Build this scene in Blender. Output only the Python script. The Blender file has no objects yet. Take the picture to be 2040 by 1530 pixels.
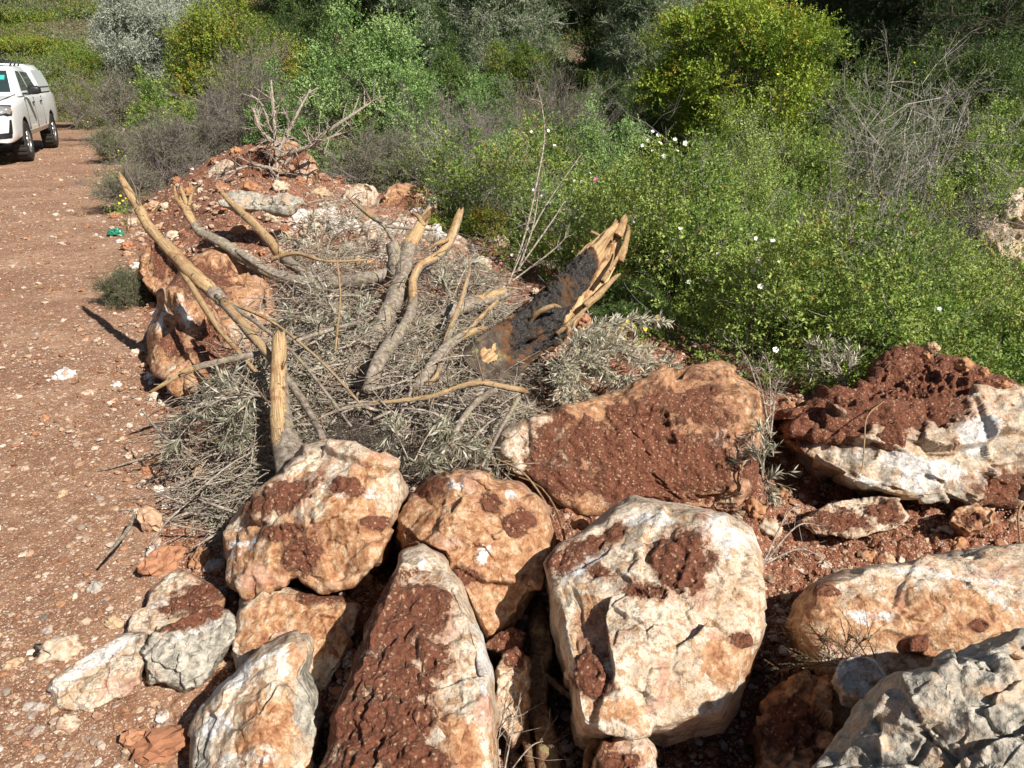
import bpy, math, random
import numpy as np
from mathutils import Vector
# ---------------------------------------------------------------- camera, sky, sun
scene = bpy.context.scene
CAMZ = 1.70
PITCH = math.radians(22.2)
cam_d = bpy.data.cameras.new('camera'); cam = bpy.data.objects.new('camera', cam_d)
scene.collection.objects.link(cam); scene.camera = cam
cam.location = (0, 0, CAMZ); cam.rotation_euler = (math.radians(90) - PITCH, 0, 0)
cam_d.sensor_width = 36; cam_d.lens = 27.0; cam_d.clip_start = 0.05; cam_d.clip_end = 600
SUN_EL, SUN_AZ = math.radians(41), math.radians(134)
w = bpy.data.worlds.new("World"); scene.world = w; w.use_nodes = True
wn = w.node_tree.nodes; wl = w.node_tree.links
sky = wn.new('ShaderNodeTexSky'); sky.sky_type = 'NISHITA'; sky.sun_disc = False
sky.sun_elevation = SUN_EL; sky.sun_rotation = SUN_AZ
wl.new(sky.outputs[0], wn['Background'].inputs[0]); wn['Background'].inputs[1].default_value = 0.04
sd = bpy.data.lights.new('sun', 'SUN'); sd.energy = 5.0; sd.angle = math.radians(0.53); sd.color = (1.0, 0.955, 0.88)
sun = bpy.data.objects.new('sun', sd); scene.collection.objects.link(sun)
SUNV = Vector((math.sin(SUN_AZ)*math.cos(SUN_EL), math.cos(SUN_AZ)*math.cos(SUN_EL), math.sin(SUN_EL)))
sun.rotation_euler = SUNV.to_track_quat('Z', 'Y').to_euler()
scene.view_settings.view_transform = 'Standard'; scene.view_settings.look = 'None'
scene.view_settings.exposure = 0.62; scene.view_settings.gamma = 1.0
scene.cycles.max_bounces = 5; scene.cycles.diffuse_bounces = 3; scene.cycles.glossy_bounces = 2
scene.cycles.transmission_bounces = 3; scene.cycles.transparent_max_bounces = 4
scene.render.film_transparent = False

# ---------------------------------------------------------------- helpers
CP, SP = math.cos(PITCH), math.sin(PITCH)
CAM = np.array([0, 0, CAMZ])
A = np.asarray
def dirs(px, py):
    u = (A(px, float) - 1020) / 1530; v = (A(py, float) - 765) / 1530
    return np.stack([u, CP - v * SP, -SP - v * CP], -1)
def W(px, py, t): return CAM + dirs(px, py) * A(t, float)[..., None]
def tz(py, z):
    v = (py - 765) / 1530
    return (CAMZ - z) / (SP + CP * v)
def Wz(px, py, z): return W(px, py, tz(py, z))
def proj(P):
    P = A(P, float) - CAM
    t = P[..., 1] * CP - P[..., 2] * SP
    dn = -P[..., 1] * SP - P[..., 2] * CP
    return 1020 + 1530 * P[..., 0] / t, 765 + 1530 * dn / t, t

def _h(ix, iy, iz, seed):
    n = (ix.astype(np.int64) * 73856093) ^ (iy.astype(np.int64) * 19349663) ^ (iz.astype(np.int64) * 83492791) ^ (seed * 2654435761 & 0x7fffffff)
    n = (n ^ (n >> 13)) * 1274126177 & 0x7fffffffffff
    n = (n ^ (n >> 16)) * 668265263 & 0x7fffffffffff
    return (n ^ (n >> 15))
def _r(n, k=0): return ((n >> (k * 8)) & 0xffff) / 65535.0
def vnoise(P, seed=0):
    P = A(P, float); f = np.floor(P); d = P - f; d = d * d * d * (d * (d * 6 - 15) + 10); i = f.astype(np.int64)
    out = 0
    for a in (0, 1):
        wa = d[..., 0] if a else 1 - d[..., 0]
        for b in (0, 1):
            wb = d[..., 1] if b else 1 - d[..., 1]
            for c in (0, 1):
                wc = d[..., 2] if c else 1 - d[..., 2]
                out = out + wa * wb * wc * _r(_h(i[..., 0] + a, i[..., 1] + b, i[..., 2] + c, seed))
    return out * 2 - 1
def fbm(P, f=1.0, o=4, seed=0, g=0.5):
    s = 0; a = 1; tot = 0
    for k in range(o):
        s = s + a * vnoise(A(P) * f + 17.3 * k, seed + k * 7); tot += a; a *= g; f *= 2.07
    return s / tot
def facets(P, f=1.0, seed=0, slope=0.6, off=0.5):
    """broken-stone facets: every cell of a jittered lattice is its own tilted plane"""
    P = A(P, float) * f; b = np.floor(P).astype(np.int64)
    best = np.full(P.shape[:-1], 1e9); val = np.zeros(P.shape[:-1])
    for x in (-1, 0, 1):
        for y in (-1, 0, 1):
            for z in (-1, 0, 1):
                ix, iy, iz = b[..., 0] + x, b[..., 1] + y, b[..., 2] + z
                h = _h(ix, iy, iz, seed); h2 = _h(ix, iy, iz, seed + 91)
                c = np.stack([ix + _r(h), iy + _r(h, 1), iz + _r(h, 2)], -1)
                dv = P - c; dd = (dv * dv).sum(-1)
                g = np.stack([_r(h2), _r(h2, 1), _r(h2, 2)], -1) * 2 - 1
                vv = (dv * g).sum(-1) * slope + (_r(h2, 3) - .5) * off
                m = dd < best; best = np.where(m, dd, best); val = np.where(m, vv, val)
    return val / f
def xyz2(x, y): return np.stack([x, y, np.zeros_like(x)], -1)
def sstep(a, b, x):
    t = np.clip((x - a) / (b - a), 0, 1); return t * t * (3 - 2 * t)

def mesh(name, V, faces_list, attrs=None, smooth=True, mats=(), fmat=None):
    """faces_list: list of int arrays (n,3) or (n,4)"""
    me = bpy.data.meshes.new(name)
    V = np.ascontiguousarray(V, dtype=np.float32)
    me.vertices.add(len(V)); me.vertices.foreach_set('co', V.ravel())
    fl = [A(f, dtype=np.int32) for f in faces_list if len(f)]
    tot = np.concatenate([np.full(len(f), f.shape[1], np.int32) for f in fl])
    idx = np.concatenate([f.ravel() for f in fl])
    me.loops.add(len(idx)); me.loops.foreach_set('vertex_index', idx)
    st = np.concatenate([[0], np.cumsum(tot)[:-1]]).astype(np.int32)
    me.polygons.add(len(tot)); me.polygons.foreach_set('loop_start', st); me.polygons.foreach_set('loop_total', tot)
    if fmat is not None: me.polygons.foreach_set('material_index', A(fmat, dtype=np.int32))
    me.polygons.foreach_set('use_smooth', np.full(len(tot), bool(smooth)))
    for k, a in (attrs or {}).items():
        a = A(a, dtype=np.float32)
        if a.ndim == 2:
            at = me.attributes.new(k, 'FLOAT_COLOR', 'POINT'); c = np.ones((len(a), 4), np.float32); c[:, :3] = a[:, :3]
            at.data.foreach_set('color', c.ravel())
        else:
            at = me.attributes.new(k, 'FLOAT', 'POINT'); at.data.foreach_set('value', a)
    for m in mats: me.materials.append(m)
    me.update(calc_edges=True)
    return me
def link(name, me, parent=None, loc=None):
    o = bpy.data.objects.new(name, me); scene.collection.objects.link(o)
    if loc is not None: o.location = loc
    if parent is not None: o.parent = parent
    return o
def tag(o, label=None, cat=None, group=None, kind=None):
    if label: o['label'] = label
    if cat: o['category'] = cat
    if group: o['group'] = group
    if kind: o['kind'] = kind
    return o
def empty(name, loc, label=None, cat=None, group=None, rz=0):
    o = bpy.data.objects.new(name, None); scene.collection.objects.link(o); o.location = loc; o.rotation_euler = (0, 0, rz)
    o.empty_display_size = .1
    return tag(o, label, cat, group)
def grid_faces(nr, nc, wrap=False, off=0):
    r = np.arange(nr - 1)[:, None]; c = np.arange(nc if wrap else nc - 1)[None, :]; c2 = (c + 1) % nc
    return np.stack([r * nc + c, r * nc + c2, (r + 1) * nc + c2, (r + 1) * nc + c], -1).reshape(-1, 4) + off

# ---------------------------------------------------------------- materials
class NT:
    def __init__(s, name):
        s.m = bpy.data.materials.new(name); s.m.use_nodes = True; s.n = s.m.node_tree.nodes; s.l = s.m.node_tree.links
        s.b = s.n['Principled BSDF']; s.out = s.n['Material Output']
    def new(s, t, ins=None, **kw):
        x = s.n.new(t)
        for k, v in kw.items(): setattr(x, k, v)
        for k, v in (ins or {}).items(): s.set(x.inputs[k], v)
        return x
    def set(s, inp, v):
        if isinstance(v, bpy.types.NodeSocket): s.l.new(v, inp)
        elif isinstance(v, (tuple, list)) and len(v) == 3 and inp.type == 'RGBA': inp.default_value = (*v, 1)
        else: inp.default_value = v
    def coord(s): return s.new('ShaderNodeTexCoord').outputs['Object']
    def geo(s): return s.new('ShaderNodeNewGeometry').outputs['Position']
    def attr(s, name, out='Fac'): return s.new('ShaderNodeAttribute', attribute_name=name).outputs[out]
    def noise(s, vec, scale, detail=6, rough=.6, dist=0, out=0):
        return s.new('ShaderNodeTexNoise', {'Vector': vec, 'Scale': scale, 'Detail': detail, 'Roughness': rough, 'Distortion': dist}).outputs[out]
    def vor(s, vec, scale, feature='F1', out='Distance', rnd=1):
        return s.new('ShaderNodeTexVoronoi', {'Vector': vec, 'Scale': scale, 'Randomness': rnd}, feature=feature).outputs[out]
    def math(s, op, a, b=0.0, c=0.0, clamp=False):
        x = s.new('ShaderNodeMath', operation=op, use_clamp=clamp); s.set(x.inputs[0], a); s.set(x.inputs[1], b); s.set(x.inputs[2], c); return x.outputs[0]
    def ss(s, x, a, b):
        m = s.new('ShaderNodeMapRange', {'Value': x, 'From Min': a, 'From Max': b}, interpolation_type='SMOOTHSTEP'); return m.outputs[0]
    def mix(s, f, a, b, mode='MIX'):
        x = s.new('ShaderNodeMix', data_type='RGBA', blend_type=mode); s.set(x.inputs[0], f); s.set(x.inputs[6], a); s.set(x.inputs[7], b); return x.outputs[2]
    def ramp(s, f, stops):
        x = s.new('ShaderNodeValToRGB', {'Fac': f}); e = x.color_ramp.elements
        while len(e) < len(stops): e.new(.5)
        for q, (p, c) in zip(e, stops): q.position = p; q.color = (*c, 1)
        return x.outputs[0]
    def bump(s, h, dist, strength=1.0, normal=None):
        ins = {'Height': h, 'Distance': dist, 'Strength': strength}
        if normal is not None: ins['Normal'] = normal
        return s.new('ShaderNodeBump', ins).outputs[0]
    def fin(s, col, rough=.85, normal=None, spec=.25):
        s.set(s.b.inputs['Base Color'], col); s.set(s.b.inputs['Roughness'], rough); s.b.inputs['Specular IOR Level'].default_value = spec
        if normal is not None: s.l.new(normal, s.b.inputs['Normal'])
        return s.m

def mat_rock():
    t = NT('limestone'); P = t.geo()
    d, st, gy, wh = t.attr('dirt'), t.attr('stain'), t.attr('grey'), t.attr('white')
    n1 = t.noise(P, 9, 8, .62, .6); n2 = t.noise(P, 34, 7, .65); n3 = t.noise(P, 3.1, 5, .6, .8); n4 = t.noise(P, 130, 4, .7)
    cellc = t.vor(P, 15, 'F1', 'Color')
    cell = t.new('ShaderNodeSeparateColor', {0: cellc}).outputs[0]
    cream = t.ramp(n1, [(.3, (.42, .31, .21)), (.45, (.56, .45, .33)), (.58, (.66, .57, .45)), (.75, (.50, .40, .30))])
    cream = t.mix(t.ss(n2, .5, .60), cream, (.44, .29, .17)); cream = t.mix(t.math('MULTIPLY', t.ss(t.noise(P, 60, 6, .75, .3), .54, .62), .75), cream, (.30, .16, .085))
    orange = t.ramp(n2, [(.28, (.17, .065, .03)), (.42, (.33, .15, .07)), (.53, (.47, .27, .14)), (.64, (.62, .46, .31)), (.75, (.36, .18, .09))])
    pink = t.mix(t.ss(n1, .4, .6), (.42, .20, .13), (.56, .38, .29))
    grey = t.ramp(n2, [(.3, (.15, .135, .11)), (.48, (.36, .33, .27)), (.66, (.62, .57, .48))])
    # stain comes in irregular patches with ragged edges
    sm = t.math('ADD', st, t.math('MULTIPLY', t.math('SUBTRACT', n3, .5), 2.2)); sm = t.math('ADD', sm, t.math('MULTIPLY', t.math('SUBTRACT', n2, .5), 1.3))
    sm = t.math('ADD', sm, t.math('MULTIPLY', t.math('SUBTRACT', cell, .5), .35))
    col = t.mix(t.ss(sm, .38, .62), cream, orange)
    col = t.mix(t.math('MULTIPLY', t.ss(t.noise(P, 5.3, 6, .6, 1.2), .56, .64), .7), col, pink)
    gm = t.math('ADD', gy, t.math('MULTIPLY', t.math('SUBTRACT', n1, .5), 1.6))
    col = t.mix(t.ss(gm, .4, .65), col, grey)
    wm = t.math('ADD', wh, t.math('MULTIPLY', t.math('SUBTRACT', t.noise(P, 7, 8, .72, .4), .5), 2.8))
    col = t.mix(t.math('MULTIPLY', t.ss(wm, .52, .74), t.math('ADD', .35, t.ss(n2, .40, .55), clamp=True)), col, t.mix(n4, (.58, .55, .51), (.76, .74, .71)))
    # fine clay dust filling hollows as stain
    col = t.mix(t.math('MULTIPLY', t.ss(n4, .52, .66), .38), col, (.27, .12, .065))
    dm = t.math('ADD', d, t.math('MULTIPLY', t.math('SUBTRACT', n2, .5), 1.0)); dm = t.math('ADD', dm, t.math('MULTIPLY', t.math('SUBTRACT', n4, .5), .7))
    dmask = t.ss(dm, .42, .64); dust = t.math('MULTIPLY', t.ss(dm, .02, .5), .8)
    clay = t.ramp(n4, [(.3, (.10, .032, .016)), (.52, (.18, .066, .036)), (.72, (.27, .12, .07))])
    gr = t.new('ShaderNodeSeparateColor', {0: t.vor(P, 150, 'F1', 'Color')}).outputs[1]
    clay = t.mix(t.math('MULTIPLY', t.ss(t.math('ADD', gr, t.math('MULTIPLY', n1, .12)), .98, 1.02), .8), clay, (.46, .30, .19))
    col = t.mix(dust, col, (.30, .145, .08)); col = t.mix(dmask, col, clay)
    # cracks and chipped relief
    PW = t.new('ShaderNodeVectorMath', {0: P, 1: t.new('ShaderNodeVectorMath', {0: t.noise(P, 13, 5, .65, out=1), 'Scale': .055}, operation='SCALE').outputs[0]}, operation='ADD').outputs[0]
    def chips(sc):
        v = t.new('ShaderNodeTexVoronoi', {'Vector': PW, 'Scale': sc})
        dv = t.new('ShaderNodeVectorMath', {0: PW, 1: v.outputs['Position']}, operation='SUBTRACT').outputs[0]
        g = t.new('ShaderNodeVectorMath', {0: v.outputs['Color'], 1: (.5, .5, .5)}, operation='SUBTRACT').outputs[0]
        return t.math('MULTIPLY', t.new('ShaderNodeVectorMath', {0: dv, 1: g}, operation='DOT_PRODUCT').outputs['Value'], sc)
    hh = t.math('ADD', t.math('MULTIPLY', n2, .55), t.math('MULTIPLY', n4, .25))
    cs = t.math('ADD', chips(14), t.math('MULTIPLY', chips(33), .8)); cs = t.math('ADD', cs, t.math('MULTIPLY', chips(80), .4))
    hh = t.math('ADD', hh, t.math('MULTIPLY', cs, t.math('SUBTRACT', 1.25, dmask)))
    hh = t.math('ADD', hh, t.math('MULTIPLY', dmask, t.math('MULTIPLY', t.math('ADD', t.vor(P, 60, 'F1'), n4), .6)))
    return t.fin(col, t.mix(dmask, (.72,)*3, (.97,)*3), t.bump(hh, .013, .9), .3)

def mat_ground():
    t = NT('red_clay_ground'); P = t.geo()
    fr, lt = t.attr('fresh'), t.attr('litter')
    n1 = t.noise(P, 1.3, 6, .6); n2 = t.noise(P, 14, 8, .68); n3 = t.noise(P, 75, 5, .7)
    road = t.ramp(t.math('ADD', t.math('MULTIPLY', n1, .5), t.math('MULTIPLY', n2, .5)), [(.36, (.15, .068, .036)), (.5, (.24, .125, .073)), (.62, (.38, .235, .15))])
    road = t.mix(t.math('MULTIPLY', t.ss(n3, .5, .7), .5), road, (.46, .29, .20))
    clay = t.ramp(t.math('ADD', t.math('MULTIPLY', n2, .6), t.math('MULTIPLY', n3, .4)), [(.36, (.12, .038, .019)), (.5, (.21, .078, .042)), (.66, (.32, .15, .09))])
    fm = t.ss(t.math('ADD', fr, t.math('MULTIPLY', t.math('SUBTRACT', n1, .5), .9)), .35, .65)
    col = t.mix(fm, road, clay)
    lit = t.ramp(n2, [(.35, (.03, .028, .012)), (.6, (.075, .07, .03)), (.8, (.15, .13, .07))])
    col = t.mix(t.ss(t.math('ADD', lt, t.math('MULTIPLY', t.math('SUBTRACT', n1, .5), .7)), .4, .6), col, lit)
    for sc, lo in ((30, .84), (62, .76), (120, .68), (230, .62)):
        v = t.new('ShaderNodeTexVoronoi', {'Vector': P, 'Scale': sc}); r = t.new('ShaderNodeSeparateColor', {0: v.outputs['Color']})
        dot = t.math('MULTIPLY', t.ss(r.outputs[0], lo, lo + .02), t.ss(v.outputs['Distance'], .42, .34))
        pc = t.ramp(r.outputs[1], [(.1, (.30, .14, .08)), (.5, (.48, .33, .22)), (.9, (.66, .56, .45))])
        col = t.mix(t.math('MULTIPLY', dot, .85), col, pc)
    hh = t.math('ADD', t.math('MULTIPLY', n2, .8), t.math('MULTIPLY', n3, .5)); hh = t.math('ADD', hh, t.math('MULTIPLY', t.vor(P, 75), .35))
    return t.fin(col, .96, t.bump(hh, t.math('ADD', .006, t.math('MULTIPLY', fm, .010)), 1.0), .15)

def mat_pebble():
    t = NT('pebble_stone'); P = t.geo(); c = t.attr('col', 'Color'); n = t.noise(P, 90, 5, .7); n0 = t.noise(P, 22, 5, .6)
    col = t.mix(t.ss(n, .42, .7), c, t.mix(.5, c, (.30, .12, .06)))
    col = t.mix(t.math('MULTIPLY', t.ss(n0, .52, .62), .6), col, (.20, .075, .04))
    return t.fin(col, .85, t.bump(n, .003, .8))

def leaf_mat(name, lo, mid, hi, back=None, trans=.3, gloss=.35, hue=None):
    """lo..hi are leaf colours chosen per leaf by the attribute v"""
    t = NT(name); v = t.attr('v')
    col = t.ramp(v, [(.05, lo), (.5, mid), (.95, hi)])
    if hue is not None: col = t.mix(t.math('MULTIPLY', t.ss(t.attr('v2'), .80, .86), 1.0), col, hue)
    if back is not None: col = t.mix(t.math('MULTIPLY', t.new('ShaderNodeNewGeometry').outputs['Backfacing'], .9), col, back)
    t.set(t.b.inputs['Base Color'], col); t.b.inputs['Roughness'].default_value = .5; t.b.inputs['Specular IOR Level'].default_value = gloss
    tr = t.new('ShaderNodeBsdfTranslucent', {'Color': t.mix(.5, col, (.20, .26, .03), 'MIX')})
    mx = t.new('ShaderNodeMixShader', {0: trans}); t.l.new(t.b.outputs[0], mx.inputs[1]); t.l.new(tr.outputs[0], mx.inputs[2]); t.l.new(mx.outputs[0], t.out.inputs[0])
    return t.m
def mat_bark(name, c0, c1, c2, sc=1.0, wood=None):
    t = NT(name); P = t.coord(); n = t.noise(P, 26*sc, 7, .65, .5); n2 = t.noise(P, 140*sc, 4, .7); l = t.noise(P, 11*sc, 5, .6)
    col = t.ramp(n, [(.3, c0), (.5, c1), (.7, c2)])
    if wood is not None:
        col = t.mix(t.math('MULTIPLY', t.ss(l, .56, .62), .6), col, (.30, .29, .13))
        pl = t.math('ADD', t.attr('peel'), t.math('MULTIPLY', t.math('SUBTRACT', n, .5), .9))
        gr = t.new('ShaderNodeSeparateColor', {0: t.attr('grain', 'Color')})
        gv = t.new('ShaderNodeCombineXYZ', {0: t.math('MULTIPLY', gr.outputs[0], 30.0), 1: t.math('MULTIPLY', gr.outputs[1], 4.0), 2: 0.0}).outputs[0]
        gn = t.noise(gv, 2.4, 5, .6)
        wd = t.ramp(gn, [(.3, (.20, .085, .035)), (.44, tuple(.68*x for x in wood)), (.56, wood), (.74, tuple(min(.85, 1.35*x) for x in wood))]); wd = t.mix(t.math('MULTIPLY', t.ss(t.noise(P, 8*sc, 5, .65, .6), .5, .66), .75), wd, (.30, .135, .055)); wd = t.mix(t.ss(t.noise(P, 19*sc, 6, .7), .60, .66), wd, (.13, .075, .045))
        pm = t.ss(pl, .45, .55); col = t.mix(pm, col, wd)
        ch = t.math('ADD', t.attr('char'), t.math('MULTIPLY', t.math('SUBTRACT', n, .5), .9))
        cm = t.ss(ch, .46, .54); col = t.mix(t.math('MULTIPLY', t.ss(ch, .05, .45), .85), col, (.16, .065, .025)); col = t.mix(cm, col, t.mix(t.ss(l, .50, .62), t.ramp(n2, [(.35, (.012, .010, .009)), (.55, (.05, .044, .040)), (.72, (.16, .14, .125))]), (.10, .055, .03)))
        n = t.math('ADD', n, t.math('MULTIPLY', gn, t.math('MULTIPLY', pm, .8)))
    return t.fin(col, .85, t.bump(t.math('ADD', n, t.math('MULTIPLY', n2, .5)), .011/sc, 1.0), .2)
def plain(name, c, rough=.5, spec=.5, metal=0.0, var=.08, sc=20, coat=0.0):
    t = NT(name); n = t.noise(t.coord(), sc, 5, .6)
    t.b.inputs['Metallic'].default_value = metal; t.b.inputs['Coat Weight'].default_value = coat
    return t.fin(t.mix(n, tuple(x*(1-var) for x in c), tuple(min(1, x*(1+var)) for x in c)), rough, None, spec)

M = dict(rock=mat_rock(), ground=mat_ground(), peb=mat_pebble())
M['bark'] = mat_bark('grey_bark', (.10, .07, .05), (.25, .20, .155), (.47, .42, .35), 1.6, (.56, .38, .20))
M['twig'] = mat_bark('dry_twig', (.11, .08, .06), (.30, .245, .195), (.58, .52, .43), 2)
M['root'] = mat_bark('root_bark', (.07, .035, .02), (.20, .11, .06), (.36, .25, .15), 2.2, (.5, .33, .18))
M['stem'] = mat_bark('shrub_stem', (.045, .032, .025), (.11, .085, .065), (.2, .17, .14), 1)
# ---------------------------------------------------------------- terrain
DX, DY = -.4388, .8986      # direction of the track
def road_sl(x, y):
    return (x + .85) * DY - (y - 1.5) * DX, (x + .85) * DX + (y - 1.5) * DY
def Hbase(x, y):
    s, l = road_sl(x, y)
    rz = np.maximum(0, y - 28) * .23 + np.maximum(0, y - 50) * .1
    S = (3.05 + .6 * sstep(1.5, 0, l) + .25 * sstep(6, 8, l))
    S = S - 1.6 * sstep(10.5, 12.5, l)
    val = -1.05 + np.maximum(0, y - 11) * .115 + np.maximum(0, y - 30) * .17 + np.maximum(0, x - 8) * .02
    far = sstep(24, 34, y) * sstep(-2, -12, x)
    val = val * (1 - far) + np.maximum(val, rz) * far
    q = sstep(0, 1, (s - S) / 2.6)
    b = rz * (1 - q) + val * q
    bump = .10 * sstep(.1, .8, s) * (1 - q)
    m = .66 * np.exp(-(((s - 1.6) / .95) ** 2 + ((l - 8.9) / 1.3) ** 2)) + .46 * np.exp(-(((s - 1.2) / .75) ** 2 + ((l - 6.6) / 1.5) ** 2)) + .25 * np.exp(-(((s - 2.1) / .6) ** 2 + ((l - 6.2) / 1.6) ** 2))
    near = -.30 * sstep(.45, 1.0, s) * sstep(3.1, 2.3, y) 
    hollow = -.26 * np.exp(-(((x - 1.55) / .42) ** 2 + ((y - 3.08) / .24) ** 2))
    return b + bump + m + near + hollow
def H(x, y):
    x = A(x, float); y = A(y, float); s, l = road_sl(x, y)
    h = Hbase(x, y); p = xyz2(x, y)
    rough = sstep(.0, .5, s)
    h = h + .012 * fbm(p, .9, 3, 5) + .006 * fbm(p, 6, 3, 8) * (1 - rough * .5)
    h = h + rough * (.05 * fbm(p, 2.2, 3, 21) + .03 * fbm(p, 9, 3, 22))
    r = np.hypot(x, y)
    h = h + sstep(20, 50, r) * .8 * fbm(p, .09, 3, 31)
    return h
def build_terrain():
    az = np.radians(np.concatenate([np.linspace(-44, 44, 640), np.linspace(46, 314, 60)]))
    r = np.concatenate([[.02, .3], np.geomspace(.7, 12, 620), np.geomspace(12.2, 260, 160)])
    R, T = np.meshgrid(r, az, indexing='ij'); x, y = R * np.sin(T), R * np.cos(T)
    s, l = road_sl(x, y); z = H(x, y); p = np.stack([x, y, z], -1)
    nr = (R < 12.5)
    fr = sstep(-.25, .45, s + .25 * fbm(p, 1.5, 3, 77)) * sstep(13, 11.5, l)
    cl = np.where(nr, facets(np.stack([x, y, z * 0], -1), 14, 3, .5, .9), 0) * .35 + np.where(nr, facets(np.stack([x, y, z * 0], -1), 38, 4, .5, 1.1), 0) * .5
    z = z + np.where(nr, cl * (.12 + 1.2 * fr) + .006 * fbm(p, 5, 4, 19), 0)
    S = (3.05 + .6 * sstep(1.5, 0, l) + .25 * sstep(6, 8, l)) - 1.6 * sstep(10.5, 12.5, l)
    lit = np.maximum(sstep(-.2, .7, s - S), sstep(26.5, 29, y + .6 * x * 0)) 
    lit = np.maximum(lit, sstep(11, 11.8, l) * sstep(-.1, .5, s))
    lit = np.where((s < -6.5), 1, lit)
    # bare pale clearing far back
    cx, cy = 5.0, 33.0
    lit = lit * (1 - sstep(1, .7, ((x - cx) / 2.8) ** 2 + ((y - cy) / 2.6) ** 2))
    V = np.stack([x, y, z], -1).reshape(-1, 3)
    me = mesh('ground', V, [grid_faces(len(r), len(az), True)[:, ::-1]], dict(fresh=fr.ravel(), litter=lit.ravel()), True, [M['ground']])
    tag(link('ground', me), 'red clay ground with a stony dirt track and a slope dropping into scrub', None, None, 'structure')
build_terrain()
def march(px, py, surf, t0=1.5, t1=200, n=700):
    t = np.geomspace(t0, t1, n); P = W(px, py, t); below = P[:, 2] < surf(P[:, 0], P[:, 1])
    i = int(np.argmax(below)) if below.any() else n - 1
    return P[i]

# ---------------------------------------------------------------- rocks
def resample_closed(pts, n):
    pts = A(pts, float); m = len(pts); out = []
    for i in range(m):
        p0, p1, p2, p3 = pts[i - 1], pts[i], pts[(i + 1) % m], pts[(i + 2) % m]
        for t in np.linspace(0, 1, 12, endpoint=False):
            cr = .5 * ((2 * p1) + (-p0 + p2) * t + (2 * p0 - 5 * p1 + 4 * p2 - p3) * t * t + (-p0 + 3 * p1 - 3 * p2 + p3) * t ** 3)
            out.append(.22 * cr + .78 * (p1 * (1 - t) + p2 * t))
    out = A(out); d = np.r_[0, np.cumsum(np.hypot(*np.diff(np.vstack([out, out[:1]]), axis=0).T))]
    q = np.linspace(0, d[-1], n, endpoint=False); o2 = np.vstack([out, out[:1]])
    return np.stack([np.interp(q, d, o2[:, 0]), np.interp(q, d, o2[:, 1])], -1)
def ell(px, py, patches, P, jit=.55, seed=3):
    """soft union of ellipses given in the photograph, ragged with noise that lives on the rock"""
    r = np.zeros(px.shape)
    for (cx, cy, rx, ry, *a) in patches:
        ang = math.radians(a[0]) if a else 0
        dx, dy = px - cx, py - cy; u = (dx * math.cos(ang) + dy * math.sin(ang)) / rx; v = (-dx * math.sin(ang) + dy * math.cos(ang)) / ry
        r = np.maximum(r, 1.25 - .75 * np.hypot(u, v))
    if not patches: return r
    return np.clip(r + jit * (fbm(P, 9, 3, seed) + .9 * fbm(P, 30, 4, seed + 1, .65)) * (r > 0), 0, 1)
def TZ(px, py, d):
    P = march(px, py, H, 3, 30, 500); t = proj(P)[2] - d; return float(W(px, py, t)[2])
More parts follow.
